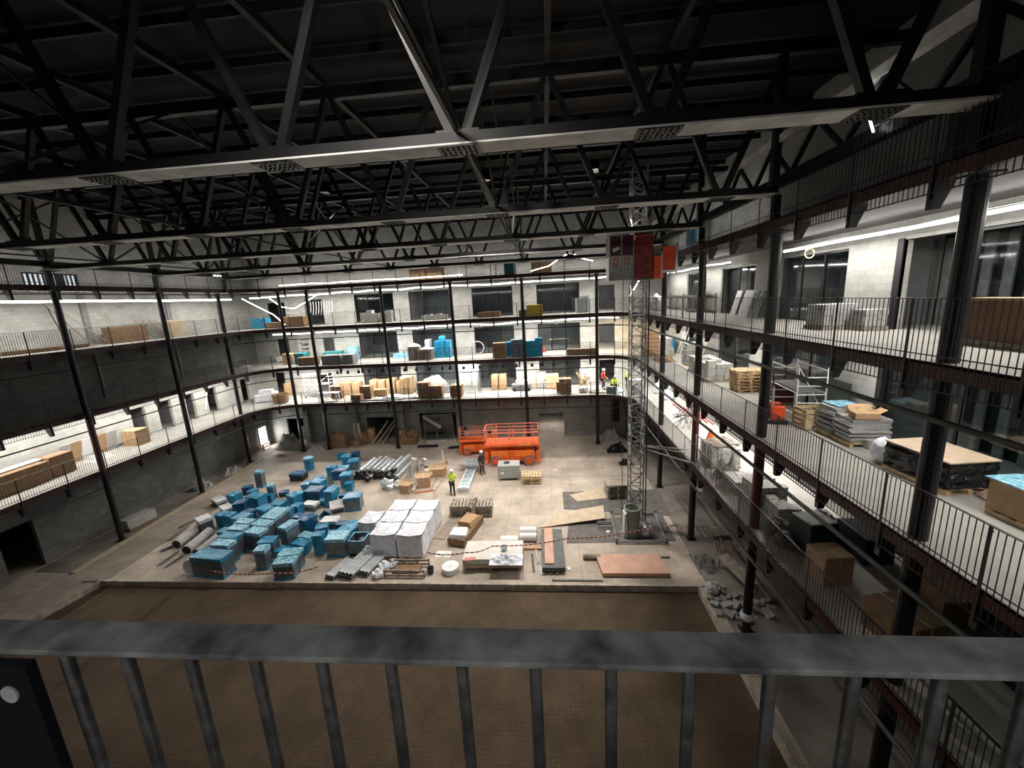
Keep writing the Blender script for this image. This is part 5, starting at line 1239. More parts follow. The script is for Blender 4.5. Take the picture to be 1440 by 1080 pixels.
o = MB().box(0, 0, .7, 1.0, .02, 1.4, rx=R(-16)).build('leaning_board', M['ply']); o.location = (-1.5, 35.9, Z1); tag(o, 'pale board leaning left of the grey cabinet', 'board')
t = thing('chair_heap', 'heap of pale wooden pieces on the first gallery near the workers', 'timber heap', (2.95, 34.4, Z1)); rn = random.Random(9)
for k in range(14): MB().bar((rn.uniform(-.6, .6), rn.uniform(-.3, .3), rn.uniform(0, .3)), (rn.uniform(-.6, .6), rn.uniform(-.3, .3), rn.uniform(.7, 1.7)), .08, .06).build('timber_piece', M['wood'], t)
bag(821, 551, Z1, .4, 'large white sack by the heap of wooden pieces', 'wrap', .75, 85)
t = thing('tube_rack', 'rack of thin pale tubes left of the worker in red', 'rack', (3.4, 35.9, Z1))
for x in (-.5, 0, .5): MB().tube((x, 0, 0), (x, 0, 1.6), .03, 6).build('upright', M['lgrey'], t)
MB().tube((-.5, 0, 1.0), (.5, 0, 1.0), .03, 6).tube((-.5, 0, 1.6), (.5, 0, 1.6), .03, 6).build('crossbar', M['lgrey'], t)
t = thing('plank_stack', 'low stack of brown planks at the workers feet', 'plank stack', (4.1, 33.6, Z1))
for k in range(4): MB().box(0, -.3+.2*k, .05+.02*k, 1.2, .18, .08).build('plank', M['woodd'], t)
carton(5.2, 33.1, Z1, .8, .5, .55, 0, 'grey-blue tool box before the crouching worker', 'ductside', name='tool_box')
t = thing('grey_panel_box', 'tall pale grey box right of the crouching worker', 'box', (7.1, 33.0, Z1)); MB().box(0, 0, .55, 1.1, .8, 1.1).build('body', M['lgrey'], t); MB().box(0, 0, 1.12, 1.14, .84, .03).build('lid', M['white'], t)
t = thing('cutting_station', 'glaring white lamp box on the floor before the crouching worker', 'lamp', (5.95, 33.3, Z1)); MB().box(0, 0, .2, .35, .3, .3).build('housing', M['white'], t); MB().box(0, -.16, .2, .28, .01, .2).build('lens', M['led'], t)
# ================================================================== left first gallery
def lcarton(y, x, w, d, h, label, m, pal=False, **k): return carton(x, y, Z1, w, d, h, 0, label, m, onpal=pal, **k)
lcarton(16.2, -26.6, 1.0, 3.4, 1.0, 'very long brown crate at the near end of the left first gallery', 'cardd', tape=False)
lcarton(18.6, -26.7, .9, 1.1, 1.1, 'brown crate just behind the very long one on the left gallery', 'cardd')
o = MB().bar((-26.7, 15.0, Z1+1.06), (-26.9, 18.7, Z1+1.06), .5, .05).build('white_board', M['white']); tag(o, 'white board strip lying on the very long brown crate', 'board')
for i, (y, m_) in enumerate(((19.6, 'lgrey'), (20.2, 'card'), (20.8, 'white'), (21.6, 'card'), (22.2, 'lgrey'))):
    o = MB().box(0, 0, .62, .03, .55, 1.3, ry=R(14)).build('leaning_board', M[m_]); o.location = (-27.45, y, Z1); tag(o, 'board leaning on the left first gallery wall, %s from the camera' % ORD[i], 'board')
lcarton(23.2, -26.9, 1.0, .9, 1.0, 'square cardboard box alone before the left wall doorways', 'card')
heap(140, 645, Z1, .8, 1.2, .25, 'paper_heap', 'low heap of white papers before the leaning boards', 'scrap', 'white', 91, n=12, rough=.7)
# ================================================================== second gallery, back side
def b2(px, w, d, h, label, m, z=Z2, yy=34.6, pal=False, tape=False, **k):
    dd = (px-720)*rt - ((500 if z == Z2 else 440)-540)*up + F_PX*fw; x = dd.x/dd.y*yy
    return carton(x, yy, z, w, d, h, 0, label, m, tape=tape, onpal=pal, **k)
b2(407, .9, .8, 1.0, 'orange-brown box left of the teal bin on the second gallery', 'card')
b2(424, .9, .8, 1.0, 'teal covered load on the left of the second back gallery', 'teal'); b2(433, 1.6, .8, .7, 'dark brown load right of the first teal load', 'cardd', yy=33.8)
b2(415, .5, .5, .6, 'small white box beside the first teal load', 'white'); b2(470, 1.6, .8, .9, 'teal covered load near the dark low tank', 'teal', yy=35.8)
b2(469, 1.7, 1.1, .8, 'long dark grey low tank on the second back gallery', 'grey', yy=33.8); b2(492, .9, 1.0, .8, 'dark grey low tank right of the long one', 'grey', yy=33.8)
b2(498, .8, .6, 1.2, 'blue wrapped column of boxes beside a window on the second gallery', 'palefilm', yy=36.2)
b2(565, 1.4, .6, .45, 'low pale blue bundle on the second back gallery', 'palefilm', yy=36.0)
p_ = []
for i, (px, n, m_) in enumerate(((584, 8, 'woodd'), (601, 6, 'woodd'))):
    dd = (px-720)*rt - (500-540)*up + F_PX*fw; x = dd.x/dd.y*34.4
    for k in range(n): pallet(x, 34.4, Z2+.145*k, 0, 'dark pallet in the %s stack on the second back gallery, %s from the bottom' % (('left', 'right')[i], ORD[k]), 1.0, .8, m_)
    MBw = heap(px, 480, Z2, .9, .7, .2, 'white_cover', 'crumpled white cover on the %s dark pallet stack' % ('left', 'right')[i], 'cover', 'white', 95+i, n=8); MBw.location = (x, 34.4, Z2+.145*n+.03)
b2(604, .4, .8, 1.6, 'pinkish grey wrapped stack beside the blue wrapped stack', 'lgrey', yy=35.6)
for i, (px, h, m_) in enumerate(((617, 1.5, 'bluefilm'), (624, 1.9, 'bluefilm'), (632, 1.5, 'bluefilm'), (610, .9, 'palefilm'))): b2(px, .44, .8, h, 'blue wrapped duct stack on the second gallery, %s one' % ORD[i], m_, yy=35.2, name='wrapped_duct', cat='duct')
t = thing('cable_drum', 'pale thin hoop leaning on the second gallery wall', 'hoop', (-6.2, 36.4, Z2)); MB().path([(.55*math.cos(k*R(15)), 0, .6+.55*math.sin(k*R(15))) for k in range(25)], .05, 6).build('hoop', M['lgrey'], t); MB().box(0, 0, .03, .6, .2, .06).build('chock', M['woodd'], t)
b2(703, 1.1, .8, 1.25, 'brown box with white lid on the second back gallery', 'cardd', yy=33.6); b2(718, .9, .8, 1.2, 'teal wrapped box right of the brown box', 'bluefilm', yy=34.5)
b2(729, 1.1, .8, 1.45, 'grey cabinet among the blue ducts of the second back gallery', 'ductside', yy=33.8); b2(747, .8, .8, 1.3, 'blue wrapped duct beside the grey cabinet', 'bluefilm', yy=33.8, name='wrapped_duct', cat='duct'); b2(758, .6, .7, 1.5, 'tall blue wrapped duct right of the others on the second gallery', 'bluefilm', yy=33.7, name='wrapped_duct', cat='duct')
b2(752, 1.8, .8, .35, 'low red box behind the blue ducts of the second gallery', 'redjacket', yy=36.2, )
b2(818, 2.4, .5, .5, 'long low dark box at the right end of the second back gallery', 'cardd', yy=33.4)
t = thing('site_table', 'wooden site table seen through the second gallery window', 'table', (1.2, 37.8, Z2)); MB().box(0, 0, .9, 1.8, .7, .06).build('table_top', M['wood'], t)
for sx in (-.7, .7):
    for sy in (-.25, .25): MB().box(sx, sy, .44, .06, .06, .87).build('leg', M['dark'], t)
t = thing('white_mattress', 'white panel leaning in the second gallery corner doorway', 'panel', (-25.0, 36.4, Z2)); MB().box(0, 0, .35, 1.3, .1, .5, ry=R(-8)).build('panel', M['white'], t); MB().box(0, .05, .1, 1.2, .15, .2).build('foot', M['dark'], t)
t = thing('tall_rack', 'tall pale shelving rack in the second gallery left corner', 'rack', (-22.4, 36.2, Z2)); 
for x in (-.5, .5): MB().box(x, 0, 1.15, .05, .4, 2.3).build('upright', M['lgrey'], t)
for k in range(6): MB().box(0, 0, .2+.4*k, 1.0, .4, .03).build('shelf', M['lgrey'], t)
heap(345, 516, Z2, 1.2, .6, .12, 'white_scrap', 'flat white scrap on the second gallery corner floor', 'scrap', 'white', 97)
# ================================================================== third gallery, back side and left
def b3(px, w, d, h, label, m, yy=34.8, **k): return b2(px, w, d, h, label, m, z=Z3, yy=yy, **k)
for i, (px, h) in enumerate(((512, .9), (521, 1.1), (528, .8), (540, .9), (548, 1.0))): b3(px, .45, .7, h, 'pale block pack on the third back gallery, %s from the left' % ORD[i], 'block', name='block_pack', cat='block pack')
for i, px in enumerate((597, 604, 611, 618, 625)): b3(px, .42, .6, .4+.1*(i % 2), 'low grey block pack right of the dark doorway, %s from the left' % ORD[i], 'block', name='block_pack', cat='block pack')
b3(688, 1.9, .8, .45, 'low dark machine on the third back gallery', 'cardd'); b3(735, .6, .6, .5, 'small brown box left of the yellow crate', 'cardd', yy=33.6); b3(752, 1.3, .7, .85, 'yellow crate on the third back gallery edge', 'yellow', yy=33.8)
for i, px in enumerate((812, 817, 822, 826)):
    dd = (px-720)*rt - (440-540)*up + F_PX*fw; x = dd.x/dd.y*34.4
    t = thing('mesh_roll', 'silver upright mesh roll on the third back gallery, %s from left' % ORD[i], 'roll', (x, 34.4, Z3)); MB().tube((0, 0, 0), (0, 0, 1.2+.05*i), .15, 12).build('roll_body', M['galv'], t); MB().tube((0, 0, 1.2), (0, 0, 1.28+.05*i), .05, 8).build('core', M['dark'], t)
b3(365, 1.3, .8, .9, 'blue crate in the left corner of the third gallery', 'bluefilm', yy=34.0); b3(385, 1.5, .8, .5, 'dark low load right of the blue crate', 'cardd', yy=33.6); b3(412, 2.2, .9, .9, 'brown stacked load under the wire shelving', 'cardd', yy=34.2); b3(348, .8, .7, .8, 'dark bin in the left corner of the third gallery', 'grey', yy=34.6)
t = thing('wire_shelving', 'white wire shelving standing on the brown load, third gallery', 'shelving', (-20.0, 35.3, Z3)); rn = random.Random(2)
for k in range(10): MB().path([(-1.2+.25*k, 0, .9), (-1.1+.25*k, .1, 1.5), (-1.0+.25*k, 0, 2.1)], .02, 5).build('wire', M['white'], t)
# left third gallery
t = thing('plank_pair', 'two long planks leaning as an A on the left third gallery', 'planks', (-27.0, 21.0, Z3))
MB().bar((0, 1.2, 0), (-.5, -.3, 2.5), .12, .05).build('plank', M['woodd'], t); MB().bar((.2, 2.0, 0), (-.5, .4, 2.1), .1, .04).build('plank', M['woodd'], t); MB().bar((.2, -.2, 0), (-.5, -.2, 2.4), .05, .03).build('thin_batten', M['dark'], t)
carton(-27.0, 24.3, Z3, .8, 2.2, 1.0, 0, 'dark brown sheet stack on the left third gallery', 'cardd', tape=False)
for i, y in enumerate((25.8, 26.3, 26.8, 27.2)):
    o = MB().bar((0, .5, 0), (-.5, -.2, 1.3), .16, .05).build('leaning_plank', M['woodd']); o.location = (-27.1, y, Z3); tag(o, 'short plank leaning on the left third gallery, %s from the camera' % ORD[i], 'plank')
o = MB().box(0, 0, .6, .03, 1.6, 1.25, ry=R(10)).build('plywood_sheet', M['ply']); o.location = (-27.4, 28.4, Z3); tag(o, 'square plywood sheet leaning on the left third gallery wall', 'plywood')
for i, (y, L) in enumerate(((18.6, 2.4), (20.6, 1.2))):
    o = MB().box(0, 0, .1, .3, L, .2).build('dark_bundle', M['cardd']); o.location = (-26.2, y, Z3); tag(o, 'low dark bundle on the left third gallery floor, %s one' % ('near', 'far')[i], 'bundle')
# fourth level, back
def b4(px, w, h, label, m, yy=34.0):
    dd = (px-720)*rt - (390-540)*up + F_PX*fw; x = dd.x/dd.y*yy
    return carton(x, yy, Z4, w, .8, h, 0, label, m, tape=False)
b4(589, 1.3, 1.0, 'brown box on the fourth back gallery, left one', 'cardd', 33.6); b4(613, 1.3, 1.05, 'brown box on the fourth back gallery, right one', 'cardd', 33.6)
t = thing('white_guard_rail', 'white horizontal rail on the fourth back gallery', 'rail', (-5.2, 33.4, Z4)); MB().tube((-3.0, 0, 1.5), (3.4, 0, 1.5), .035, 6).build('rail_tube', M['white'], t)
for x in (-1.6, 1.4, 3.0): MB().tube((x, 0, 0), (x, 0, 1.5), .035, 6).build('upright', M['white'], t)
b4(717, .8, 1.0, 'pale green box on the fourth back gallery', 'teal', 34.4); b4(762, 1.6, .9, 'grey brown wide box on the fourth back gallery', 'cardd', 34.2)
t = thing('wrapped_sheet', 'bright blue wrapped panel on the fourth gallery right of the hoist', 'panel', (9.3, 27.6, Z4), R(90)); MB().box(0, 0, 1.1, 1.5, .15, 2.0).build('panel', M['bluefilm'], t); MB().box(0, 0, .05, 1.5, .4, .1).build('foot', M['woodd'], t)
# ================================================================== right galleries
def boards(x, y, z, n, w, d, rz, label, m, th=.05, seed=1, extra=None, jit=.05):
    t = thing('board_stack', label, 'board stack', (x, y, z), R(rz)); rn = random.Random(seed)
    pb = MB()
    for k in (-1, 0, 1): pb.box(k*w*.42, 0, .05, .1, d, .1)
    pb.box(0, 0, .11, w, d, .025).build('pallet_base', M['wood'], t)
    for i in range(n):
        MB().box(rn.uniform(-jit, jit), rn.uniform(-jit, jit), .125+th*(i+.5), w*rn.uniform(.92, 1), d*rn.uniform(.92, 1), th*.8, rz=rn.uniform(-.04, .04)).build('board', M[m], t)
    return t
# level two
scaffold(9.15, 15.4, Z2, 84, 'aluminium mobile scaffold on the right second gallery', 2.1, .9, 1.95)
t = thing('glass_machine', 'red vacuum lifting machine in front of the scaffold', 'machine', (8.1, 14.7, Z2), R(75))
MB().box(0, 0, .07, .9, .6, .14).build('base', M['dark'], t, bevel=.03)
for s in (-.28, .28): MB().box(s, 0, .38, .14, .42, .5).build('side_shield', M['orangered'], t, bevel=.03)
MB().box(0, 0, .35, .42, .3, .4).build('motor', M['dark'], t); MB().tube((0, .1, .5), (.05, .1, 1.25), .035, 8).build('mast', M['lgrey'], t); MB().tube((.05, .1, 1.25), (.35, .1, 1.75), .025, 8).build('arm', M['dark'], t)
o = thing('red_crate', 'red-brown crate behind the mobile scaffold', 'crate', (9.5, 17.1, Z2)); MB().box(0, 0, .5, .8, .7, .8).build('body', M['redlit'], o); MB().box(0, 0, .05, .8, .7, .1).build('base', M['woodd'], o)
o = thing('glass_rack', 'low dark glazed panel standing behind the scaffold', 'glass panel', (9.85, 14.6, Z2)); MB().box(0, 0, .75, .06, 1.7, 1.5).build('frame_panel', mat('dark_green', (.03, .045, .04), .3), o); MB().box(0, 0, .02, .3, 1.7, .05).build('foot', M['dark'], o)
t = thing('timber_crate', 'pale slatted wooden crate beside the board stacks', 'crate', (8.85, 13.93, Z2), R(2))
mb = MB()
for k in range(4): mb.box(0, -.34, .12+.17*k, .8, .03, .1).box(0, .34, .12+.17*k, .8, .03, .1).box(-.39, 0, .12+.17*k, .03, .68, .1).box(.39, 0, .12+.17*k, .03, .68, .1)
mb.build('slats', M['wood'], t); mb = MB()
for sx in (-.38, .38):
    for sy in (-.32, .32): mb.box(sx, sy, .35, .07, .07, .7)
mb.build('corner_posts', M['wood'], t)
boards(9.25, 13.2, Z2, 17, 1.0, .72, 5, 'tall stack of grey boards nearest the wooden crate', 'lgrey', .05, 1)
boards(9.3, 12.35, Z2, 13, 1.1, .78, -4, 'grey board stack carrying the cardboard boxes', 'lgrey', .055, 2)
carton(9.35, 12.57, Z2+.86, .6, .36, .26, 8, 'closed cardboard box on the grey board stack, back one'); carton(9.15, 12.12, Z2+.86, .62, .34, .18, -8, 'open cardboard box on the grey board stack, front one', flaps=True)
o = MB().box(0, 0, .02, .75, .7, .03).build('blue_sheet', M['palefilm']); o.location = (9.25, 13.2, Z2+.99); tag(o, 'pale bluish sheet on top of the tallest grey board stack', 'sheet')
o = MB().box(0, 0, .14, .25, .2, .28).build('concrete_block', M['block']); o.location = (9.25, 11.9, Z2); tag(o, 'single concrete block beside the grey board stack', 'block')
pallet_stack(1049, 549, Z2, 7, 0, 'pale wooden pallet in the stack on the right second gallery', w=1.2, d=.95)
def sackpile(x, y, z, nx, ny, nz, s, label, m='block', seed=1, rz=0, name='block_pack'):
    t = thing(name, label, 'block pack', (x, y, z), R(rz)); rn = random.Random(seed)
    pb = MB().box(0, 0, .06, nx*s[0]+.05, ny*s[1]+.05, .12); pb.build('pallet_base', M['woodd'], t)
    for k in range(nz):
        mb = MB()
        for i in range(nx):
            for j in range(ny):
                if k == nz-1 and rn.random() < .25: continue
                mb.box((i-(nx-1)/2)*s[0]+rn.uniform(-.015, .015), (j-(ny-1)/2)*s[1]+rn.uniform(-.015, .015), .13+s[2]*(k+.5), s[0]*.95, s[1]*.95, s[2]*.95, rz=rn.uniform(-.03, .03))
        mb.build('block_layer', M[m], t)
    return t
sackpile(8.9, 22.0, Z2, 3, 3, 5, (.42, .42, .2), 'grey block pack right of the wooden pallets, near one', 'block', 1); sackpile(9.1, 24.2, Z2, 3, 3, 4, (.42, .42, .2), 'grey block pack on the right second gallery, far one', 'block', 2)
boards(9.3, 26.8, Z2, 22, .9, .9, 0, 'tall grey board stack far along the right second gallery', 'lgrey', .06, 3)
for i, y in enumerate((25.1, 25.4, 25.7, 26.0, 28.2, 28.8, 29.4)):
    o = MB().bar((-.55, .15, .02), (.1, 0, 2.3), .2 if i < 4 else .12, .04).build('leaning_plank', M['ply'] if i < 4 else M['white']); o.location = (9.7, y, Z2); tag(o, 'long board leaning on the right second gallery wall, %s from the camera' % ORD[i], 'plank')
t = thing('blue_bulk_bag', 'big white and blue bulk bag at the far right of the second gallery', 'bulk bag', (9.0, 32.4, Z2)); MB().lathe([(.6, 0), (.85, .5), (.9, 1.2), (.8, 1.3)], 14).build('bag', M['lgrey'], t); MB().box(.55, -.5, .7, .5, .3, 1.0, rz=-.5).build('blue_panel', M['bluefilm'], t)
t = thing('beige_crate', 'tall beige slatted crate at the far right of the second gallery', 'crate', (7.7, 31.0, Z2)); MB().box(0, 0, .95, 1.1, 1.0, 1.9).build('body', M['card'], t)
mb = MB()
for k in range(6): mb.box(0, -.52, .2+.3*k, 1.12, .03, .06)
mb.build('slat_lines', M['cardd'], t)
heap(925, 505, Z2, 1.1, 1.0, .6, 'scrap_heap', 'dark scrap heap beside the beige crate', 'scrap', 'rubble', 101, n=12, rough=.6).location = (8.95, 30.7, Z2)
heap(955, 505, Z2, 1.4, 2.0, .35, 'sack_heap', 'brown sacks lying before the blue bulk bag', 'sacks', 'cardd', 102, n=12).location = (8.2, 28.9, Z2)
# big pallet near column
t = thing('wrapped_board_pallet', 'black film-wrapped board pallet with plywood top, right second gallery', 'pallet load', (9.2, 9.85, Z2), R(6))
pb = MB()
for k in (-1, 0, 1): pb.box(k*.5, 0, .05, .12, 1.55, .1)
for k in range(6): pb.box(0, -.68+.27*k, .115, 1.2, .12, .025)
pb.build('pallet_base', M['wood'], t)
mb = MB(); rn = random.Random(8)
def sidewall(a, b, n0):
    a, b = Vector(a), Vector(b)
    def f(u, v):
        q = a.lerp(b, u); o_ = .03*math.sin(v*19)+rn.uniform(-.02, .03); return Vector((q.x+n0[0]*o_, q.y+n0[1]*o_, .13+.62*v))
    mb.grid(12, 10, f)
sidewall((-.56, -.75), (.56, -.75), (0, -1)); sidewall((.56, -.75), (.56, .75), (1, 0)); sidewall((.56, .75), (-.56, .75), (0, 1)); sidewall((-.56, .75), (-.56, -.75), (-1, 0))
mb.build('film', M['tarp'], t); MB().box(0, 0, .765, 1.16, 1.56, .03).build('plywood_top', M['ply'], t)
t = thing('wrap_bundle', 'small white and black wrapped bundle behind the big column', 'bundle', (8.8, 10.9, Z2+0)); MB().ball(0, 0, .35, .33, .8, .8, 1.1, sub=2).jitter(.02, 3).build('white_film', M['wrap'], t); MB().box(0, .05, .35, .3, .3, .3).build('black_core', M['tarp'], t)
carton(9.35, 7.75, Z2, .95, 1.25, .62, 4, 'big cardboard box with pale blue lid at the right picture edge', 'card', tape=False, onpal=True)
o = MB().box(0, 0, 0, 1.05, 1.35, .03).build('blue_board', M['palefilm']); o.location = (9.35, 7.75, Z2+.78); o.rotation_euler = (0, 0, R(4)); tag(o, 'pale blue board lying on the big cardboard box', 'board')
o = MB().tube((9.3, 9.0, Z2+.02), (9.9, 7.9, Z2+1.5), .02, 8).build('leaning_pole', M['wood']); tag(o, 'thin pale pole leaning by the big cardboard box', 'pole')
o = MB().bar((9.4, 9.1, Z2+.05), (9.25, 8.5, Z2+.05), .1, .05).build('floor_batten', M['woodd']); tag(o, 'short dark batten on the floor between pallet and cardboard box', 'batten')
o = thing('grey_chest', 'long dark green glazed chest behind the wrapped pallet', 'chest', (9.8, 8.0, Z2)); 
bpy.data.objects.remove(o)
# level three right
sackpile(9.05, 13.75, Z3, 5, 3, 4, (.21, .3, .16), 'white block pack on the right third gallery, left higher one', 'lgrey', 11, rz=0); sackpile(9.45, 12.85, Z3, 3, 2, 3, (.21, .3, .16), 'white block pack on the right third gallery, right lower one', 'lgrey', 12)
t = thing('brown_carton_stack', 'large brown cardboard crate on a pallet at the right edge, third gallery', 'crate', (9.35, 8.75, Z3), R(0))
MB().box(0, 0, .06, 1.0, 2.2, .12).build('pallet_base', M['woodd'], t); MB().box(0, 0, .52, .95, 2.1, .8).build('body', mat('brown_crate', (.17, .085, .05), .75, 0, .15, 3), t)
MB().box(-.15, 0, .94, .7, 2.0, .03).build('top_sheet', M['card'], t)
for i, (y, w) in enumerate(((22.0, .55), (20.95, .9), (19.9, .9))):
    o = MB().box(0, 0, .62, .03, w, 1.3, ry=R(16)).build('leaning_sheet', M['white'] if i < 2 else M['tarp']); o.location = (9.75, y, Z3); tag(o, ('narrow white panel', 'wide white panel', 'black panel')[i]+' leaning on the right third gallery wall', 'panel')
o = MB().box(0, 0, 1.0, .08, 1.5, 2.0, ry=R(14)).build('black_panel_stack', M['tarp']); o.location = (9.4, 26.9, Z3); tag(o, 'tall black panels leaning on the far right third gallery wall', 'panel')
t = thing('scaffold_rail', 'pale scaffold boards and rails on the right third gallery before the hoist', 'scaffold rail', (7.2, 20.5, Z3))
for z_ in (.5, 1.1): MB().bar((-.3, -3.2, z_), (-.3, 3.2, z_), .05, .14).build('rail_board', M['woodd'], t)
for y in (-3, -1, 1, 3): MB().tube((-.25, y, 0), (-.25, y, 1.25), .03, 6).build('upright', M['grey'], t)
bag(925, 437, Z3, .7, 'crumpled pale sheet bundle behind the hoist on the third gallery', 'wrap', .9, 111)
# level one right
p = Vector((7.9, 18.5, 0)); sackpile(p.x, p.y, Z1, 3, 3, 4, (.42, .42, .2), 'grey block pack under a pallet on the right first gallery', 'block', 21); pallet(p.x, p.y, Z1+.95, 20, 'pallet lying on the block pack of the right first gallery', 1.2, 1.1, 'woodd')
for i, (x, y, nx, nz) in enumerate(((7.75, 15.9, 3, 2), (7.9, 14.65, 3, 4), (7.9, 13.5, 2, 3))): sackpile(x, y, Z1, nx, 3, nz, (.36, .36, .2), 'weathered block pack on the right first gallery, %s from the hoist' % ORD[i], 'rubble', 30+i, rz=(0, 4, -3)[i])
o = heap(1035, 700, Z1, 1.3, 1.0, .5, 'rubble_heap', 'brown rubble heap left of the weathered block packs', 'rubble', 'rubble', 33, kind='stuff', n=16, rough=.8); o.location = (7.6, 17.0, Z1)
for i, (x, y, s, m_) in enumerate(((7.35, 12.6, .36, 'mgrey'), (8.15, 12.55, .33, 'grey'), (7.2, 12.0, .28, 'mgrey'), (8.9, 12.9, .4, 'grey'))):
    o = bag(1100, 740, Z1, s, 'dark grey netting bundle on the right first gallery, %s one' % ORD[i], m_, .9, 120+i, name='netting_bundle'); o.location = (x, y, Z1)
t = thing('black_tank', 'black square tank with pale lid on the right first gallery', 'tank', (*at(1140, 775, Z1).xy, Z1), R(10)); MB().box(0, 0, .55, .85, .8, 1.1).build('body', M['dark'], t, bevel=.03); MB().box(0, 0, 1.12, .8, .75, .04).build('lid', M['lgrey'], t)
carton(*at(1163, 812, Z1), .8, .7, .85, 6, 'brown cardboard box standing beside the black tank'); 
carton(*at(1265, 900, Z1), .8, 1.1, .8, 12, 'large orange-brown cardboard box at the near end of the first gallery', 'cardd')
for i, (px, py) in enumerate(((1195, 745), (1300, 850), (1350, 900))): carton(9.3, (11.7, 9.4, 7.6)[i], Z1, .8, 1.2, (.8, .7, .8)[i], 0, 'dark box against the right wall of the first gallery, %s from the hoist' % ORD[i], ('dark', 'cardd', 'dark')[i], tape=False)
t = thing('orange_cone', 'orange safety bundle on the bright right first gallery floor', 'cone', (*at(999, 622, Z1).xy, Z1)); MB().lathe([(.42, 0), (.42, .04), (.25, .06), (.06, .75), (.03, .76)], 14).build('cone_body', M['orange'], t); MB().lathe([(.17, .35), (.13, .45), (.12, .45)], 14).build('white_band', M['white'], t)
for i in range(5):
    p = at(958+i*4.5, 578+i*2.5, Z1); o = MB().tube((0, 0, .06), (.0, 3.2, .06), .04, 8).build('red_pipe', mat('pipe_red', (.5, .05, .05), .5) if i == 0 else bpy.data.materials['pipe_red']); o.location = (p.x+.15*i, p.y-1.5, Z1); tag(o, 'thin red pipe on the right first gallery floor, %s from the left' % ORD[i], 'pipe')
t = thing('sign_board', 'white sign board with a black letter leaning on the right first gallery', 'sign', (9.2, 26.2, Z1), R(-70))
MB().box(0, 0, .6, .8, .03, 1.0, rx=R(12)).build('board', M['white'], t); h = MB().box(-.14, -.09, .55, .07, .02, .42).box(.14, -.09, .55, .07, .02, .42).box(0, -.09, .55, .24, .02, .07); h.build('letter', M['dark'], t)
for i, (px, py) in enumerate(((928, 552), (948, 560))):
    p = at(px, py, Z1); t = thing('white_trolley_cover', 'white tented cover on the far right first gallery, %s one' % ('left', 'right')[i], 'cover', (min(p.x, 9.0), p.y, Z1)); MB().tube((0, 0, .02), (0, 0, 1.3), .6, 4, r2=.12).build('cover', M['wrap'], t); MB().box(0, 0, .03, 1.0, 1.0, .05).build('base', M['grey'], t)
# scaffold clutter
t = thing('rebar_cage', 'tangled thin metal frames on the right first gallery', 'metal frame', (*at(962, 600, Z1).xy, Z1)); rn = random.Random(6)
for k in range(14): MB().path([(rn.uniform(-.6, .6), rn.uniform(-.8, .8), .02), (rn.uniform(-.6, .6), rn.uniform(-.8, .8), .9), (rn.uniform(-.6, .6), rn.uniform(-.8, .8), .5)], .02, 5).build('frame_tube', M['grey'], t)
t = thing('edge_gate', 'pale tubular gate frames at the right first gallery edge by the mast', 'gate', (6.75, 17.2, Z1), R(90))
for x in (-1.2, -.6, 0, .6, 1.2): MB().tube((x, 0, 0), (x, 0, 1.5), .025, 6).build('upright', M['lgrey'], t)
for z_ in (.3, .9, 1.5): MB().tube((-1.2, 0, z_), (1.2, 0, z_), .022, 6).build('crossbar', M['lgrey'], t)
# ================================================================== people
def skinned(name, chains, m, parent, sub=1):
    """chains: list of [(pos, radius), ...]; the first point of the first chain is the root, later chains start at an existing point"""
    bm = bmesh.new(); lay = bm.verts.layers.skin.verify(); known = {}
    def V(p, r_):
        k = tuple(round(c, 4) for c in p)
        if k not in known:
            v = bm.verts.new(p); v[lay].radius = (r_, r_); v[lay].use_root = not known; known[k] = v
        return known[k]
    for ch in chains:
        vs = [V(p, r_) for p, r_ in ch]
        for a, b in zip(vs, vs[1:]):
            if not bm.edges.get((a, b)): bm.edges.new((a, b))
    me = bpy.data.meshes.new(name); bm.to_mesh(me); bm.free(); me.materials.append(m)
    o = bpy.data.objects.new(name, me); COL.objects.link(o); o.parent = parent
    s = o.modifiers.new('skin', 'SKIN'); s.use_smooth_shade = True
    if sub: u = o.modifiers.new('sub', 'SUBSURF'); u.levels = sub; u.render_levels = sub
    return o
